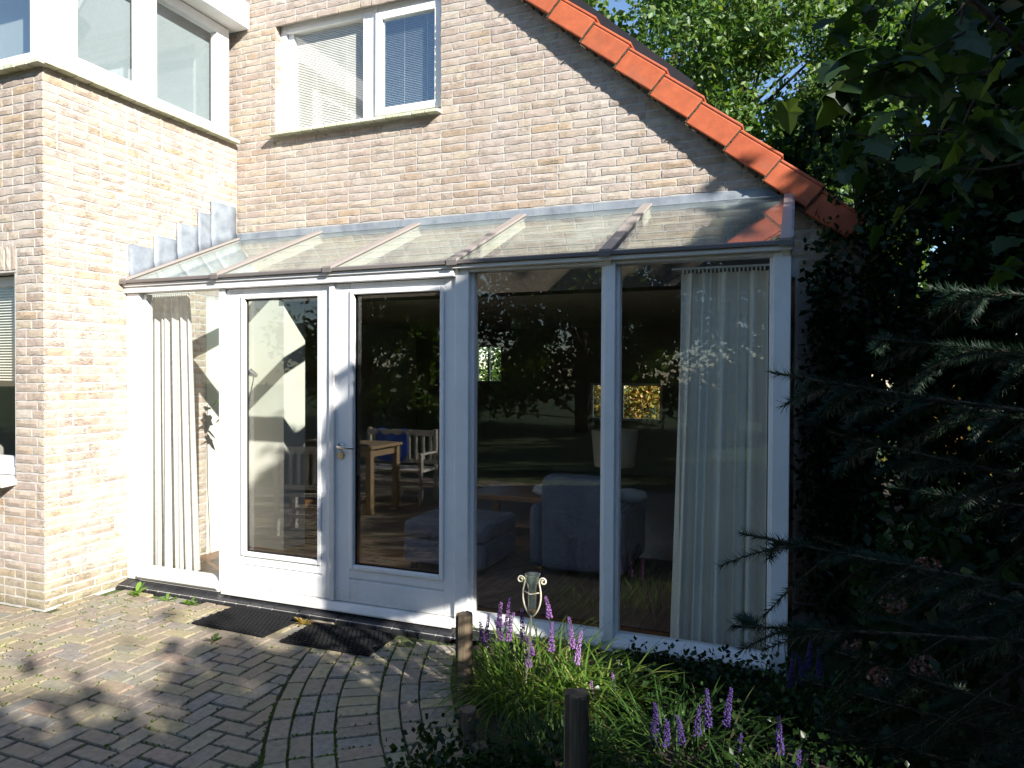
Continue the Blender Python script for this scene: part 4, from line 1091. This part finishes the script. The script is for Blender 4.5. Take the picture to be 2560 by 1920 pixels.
def lp_(lat, h): q = SH*h+SN*lat; return (q.x,q.y,0)
massed('tall_hedge', 'tall dark hedge right of the photographer shading the terrace', 'hedge',
       shadepts(34000, -5.5, -.55, 9.5, 15.5, [(-5.5,-1.05),(-3,-1.05),(-2,-1.25),(-1.45,-1.32),(-1.0,-1.12),(-.7,-1.05),(-.55,-1.3)], seed=3), .16, LEAF_DK, lp_(-3,12))
massed('broad_tree', 'broad dark tree right of the picture shading the right half of the conservatory', 'tree',
       shadepts(30000, -.22, 3.2, 8.6, 10.4, [(-.22,.2),(0,.75),(.3,.78),(.93,.82),(1.7,.80),(2.05,.92),(3.2,1.3)], [(-.22,-1.22),(.10,-1.25),(.5,-1.28),(.62,-2.6),(.8,-5),(3.2,-6)], seed=4), .17, LEAF_DK, lp_(1.5,9.5))

massed('shade_shrub', 'low unseen shrub added to block sun between the tall hedge and the broad tree', 'shrub',
       shadepts(11000, -.6, .7, 8.6, 10.5, [(-.6,-2.55),(.7,-2.6)], seed=7), .12, LEAF_DK, lp_(-.1,9.5))  # added out of view to stop sun leaking in below the broad tree
massed('tall_tree', 'tall dark tree beyond the right edge keeping the garden corner in shade', 'tree',
       shadepts(36000, 2.4, 8.0, 10.5, 13.5, [(2.4,1.0),(2.8,2.8),(3.4,4.3),(5,5.0),(8,5)], seed=6), .22, LEAF_DK, lp_(5,12))

# ------------------------------------------------------------------ furniture behind the glass
def curtain(x0, x1, y, z0, z1, waves, mat, label, seed, flare=0):
    t = thing('curtain', label, 'curtain', ((x0+x1)/2,y,z0), group='long pleated curtains behind the glass')
    rg = random.Random(seed); n = 150; rows = []
    ph = [rg.uniform(0,6.28) for _ in range(4)]
    for k in range(13):
        tt = k/12; r_ = []
        for i in range(n+1):
            u = i/n; a = (.014 if k == 0 else .022+.016*tt)
            yy = y+a*(math.sin(u*waves*6.283+ph[0]+.8*math.sin(u*9+ph[1]))+.45*math.sin(u*waves*2.3*6.283+ph[2]+tt))
            xx = x0+(x1-x0)*u+flare*tt*u*(1 if flare > 0 else (1-u)/max(u,.01))+.006*math.sin(u*waves*6.283*1.7+ph[3])
            r_.append((xx,yy,z1+(z0-z1)*tt+(rg.uniform(-.002,.002) if k == 12 else 0)))
        rows.append(r_)
    M().grid(rows).build('drape', mat, t, smooth=True)
    hd_ = M()
    for i in range(int((x1-x0)/.022)):
        x = x0+.01+i*.022; hd_.box(x,x+.008,y-.012,y+.012,z1,z1+.022)
    hd_.build('pleat_tape', mat, t, kind='stuff')
    M().box(x0-.05,x1+.05,y-.008,y+.008,z1+.024,z1+.034).build('rail', WHITE, t)
curtain(.06,.44,-.98,.105,2.225,4.3,CURT,'sunlit cream curtain behind the left window',1,flare=.08)
curtain(4.17,4.65,-1.0,.10,2.215,5.6,CURTG,'grey-white curtain in shade behind the right window',2,flare=-.06)
# ottoman
ot = thing('ottoman', 'square blue-grey ottoman on the wooden floor behind the right door', 'ottoman', (2.2,.2,.045))
M().box(1.83,2.56,-.12,.55,.10,.30).build('base', SOFA, ot, bevel=.03, seg=3)
M().box(1.825,2.565,-.125,.555,.305,.45).build('cushion', SOFA, ot, bevel=.045, seg=3)
fm = M()
for x, y in ((1.9,-.05),(2.49,-.05),(1.9,.48),(2.49,.48)): fm.box(x-.025,x+.025,y-.025,y+.025,.046,.10)
fm.build('feet', BLACK, ot)
# armchair seen from behind
ar = thing('armchair', 'blue-grey armchair seen from behind with pale arm cushions', 'armchair', (3.2,.5,.045))
M().box(2.93,3.49,.10,.36,.10,.84).build('backrest', SOFA, ar, bevel=.06, seg=3)
M().box(2.95,3.47,.37,.95,.10,.44).build('seat', SOFA, ar, bevel=.04, seg=3)
for x0, x1 in ((2.82,2.925),(3.495,3.60)): M().box(x0,x1,.14,.98,.10,.60).build('armrest', SOFA, ar, bevel=.05, seg=3)
for cx in (2.87,3.55):
    m = M(); m.lathe((cx,.52,.605), [(0,0),(.10,.01),(.15,.05),(.13,.09),(0,.12)], 14); m.build('arm_cushion', SOFAC, ar, smooth=True)
# drum-shade lamp
lp = thing('floor_lamp', 'standing lamp with a wide beige drum shade in the living room', 'lamp', (3.07,2.0,.045))
M().lathe((3.07,2.0,.70), [(.205,0),(.24,.37),(.237,.37),(.202,0)], 32).build('lamp_shade', SHADEM, lp, smooth=True)
M().lathe((3.07,2.0,.046), [(0,0),(.14,0),(.14,.02),(.012,.03),(.012,.9),(0,.9)], 16).build('stem', BLACK, lp)
# coffee table and remote
ct = thing('coffee_table', 'low reddish wooden coffee table left of the armchair', 'table', (2.35,1.6,.045))
M().box(1.75,2.95,1.25,1.95,.40,.45).build('table_top', COFFEEW, ct, bevel=.005)
M().box(1.85,2.85,1.32,1.88,.14,.17).build('shelf', COFFEEW, ct)
for x, y in ((1.8,1.3),(2.9,1.3),(1.8,1.9),(2.9,1.9)): M().box(x-.035,x+.035,y-.035,y+.035,.046,.399).build('leg', COFFEEW, ct)
rmo = M().obox((2.55,1.45,.462),.045,.17,.02,Matrix.Rotation(R(35),3,'Z')).build('remote_control', plain('grey_plastic', (.45,.45,.45), .4), bevel=.004); tag(rmo, 'grey remote control lying on the coffee table', 'remote')
# garden set on the terrace left of the picture (seen mirrored in the doors)
dt = thing('garden_table', 'pale wooden garden table on the terrace, mirrored in the right door', 'table', (-.35,-4.4,0))
M().box(-.95,.26,-4.75,-4.05,.755,.79).build('table_top', TABLEW, dt, bevel=.004)
ap = M(); ap.box(-.9,.21,-4.12,-4.10,.66,.754); ap.box(-.9,.21,-4.70,-4.68,.66,.754); ap.box(.19,.21,-4.68,-4.12,.66,.754); ap.box(-.9,-.88,-4.68,-4.12,.66,.754); ap.build('apron', TABLEW, dt)
for x, y in ((-.88,-4.11),(.2,-4.11),(-.88,-4.69),(.2,-4.69)): M().box(x-.035,x+.035,y-.035,y+.035,0,.754).build('leg', TABLEW, dt)
def chair(name, x, y, rot, label, cat='chair', hw=.26, nsl=5):
    t = thing(name, label, cat, (0,0,0))
    parts = [('seat', M().box(-hw+.02,hw-.02,-.22,.21,.40,.43))]
    for sx in (-1,1):
        a, b = sorted((sx*hw,sx*(hw-.045))); parts.append(('leg', M().box(a,b,-.22,-.175,.0,.62))); parts.append(('leg', M().box(a,b,.17,.21,.0,.92)))
        parts.append(('armrest', M().box(a-.004,b+.004,-.24,.169,.62,.645)))
    k = hw-.046
    bk = M().box(-k,k,.175,.205,.83,.90).box(-k,k,.175,.205,.47,.52)
    for i in range(nsl): c_ = -k+2*k*(i+.5)/nsl; bk.box(c_-.017,c_+.017,.18,.20,.521,.829)
    parts.append(('backrest', bk)); parts.append(('stretcher', M().box(-k,k,-.21,-.19,.18,.22).box(-k,k,.18,.2,.18,.22)))
    for n_, m_ in parts: m_.build(n_, CREAM, t, bevel=.003)
    t.location = (x,y,0); t.rotation_euler = (0,0,rot); return t
chair('garden_chair', .14,-3.05,R(-12),'cream garden armchair holding a dark cushion, mirrored in the left door')
chair('garden_bench', -.02,-5.02,R(180),'cream garden bench behind the table with a blue garment on its back', 'bench', .52, 9)
m = M(); rows = []
for k in range(9):
    r_ = []
    for i in range(13):
        u = i/12; s_ = k/8; p = -.26+.42*u
        if s_ < .45: q, z_ = -4.985-.015*math.sin(s_*5)-5.02+4.985-.165+.0, .50+s_*.93
        elif s_ < .55: q, z_ = -5.02-.17-(s_-.45)*.6, .918
        else: q, z_ = -5.02-.235, .915-(s_-.55)*.8
        r_.append((p-.12, q+.012*math.sin(u*14+s_*2), z_-.03*math.sin(u*3)))
    rows.append(r_)
bc = m.grid(rows).build('blue_garment', BLUE, smooth=True); tag(bc, 'blue garment draped over the back of the garden bench', 'garment')
bc.modifiers.new('t','SOLIDIFY').thickness = .006
cu = thing('chair_cushion', 'dark high-backed cushion on the garden armchair', 'cushion', (0,0,0))
M().box(-.21,.21,-.20,.12,.435,.50).build('seat_pad', DKFAB, cu, bevel=.02); M().box(-.21,.21,.10,.165,.505,.96).build('back_pad', DKFAB, cu, bevel=.02)
cu.location = (.14,-3.05,0); cu.rotation_euler = (0,0,R(-12))
# reading lamp and tall stemmed plant near the lit wall
rl = thing('reading_lamp', 'slim reading lamp with a small tilted head before the white wall', 'lamp', (.25,-.22,.045))
M().tube([(.25,-.22,.05),(.235,-.22,.9),(.27,-.22,1.13),(.385,-.22,1.58),(.385,-.22,1.61)], .0055, 8).build('stem', STEEL, rl)
M().lathe((.25,-.22,.046), [(0,0),(.11,0),(.11,.015),(0,.02)], 18).build('lamp_base', STEEL, rl)
M().tube([(.42,-.22,1.61),(.355,-.23,1.645)], [.018,.034], 14).build('lamp_head', STEEL, rl)
PLV = []
for m_ in VL[:3]:
    c_ = m_.copy(); c_.materials[0] = WEED; PLV.append(c_)
pl = thing('potted_plant', 'tall thin-stemmed plant with a few broad green leaves behind the left window', 'plant', (.52,-.62,.045))
m = M(); m.lathe((.52,-.62,.046), [(0,0),(.07,0),(.09,.14),(.08,.14),(.07,.02),(0,.02)], 18); m.build('pot', plain('white_pot', (.6,.6,.58), .4), pl, smooth=True)
M().tube([(.52,-.62,.1),(.50,-.62,.5),(.46,-.62,.9),(.45,-.62,1.32),(.46,-.62,1.62)], .004, 6).build('stem', TWIG, pl)
for i, (dz, a, s_) in enumerate(((1.40,.3,.17),(1.46,2.5,.15),(1.52,4.0,.16),(1.34,5.2,.13),(1.60,1.2,.12),(1.30,2.0,.12))):
    inst('leaf', PLV[i % 3], pl, (.455,-.62,dz), scale=(s_*.8,s_,s_), rot=(R(-40),0,a))
rg_ = M().box(2.3,4.2,-.75,.95,.0455,.056).build('rug', RUG); tag(rg_, 'striped brown rug on the floor under the armchair', 'rug')
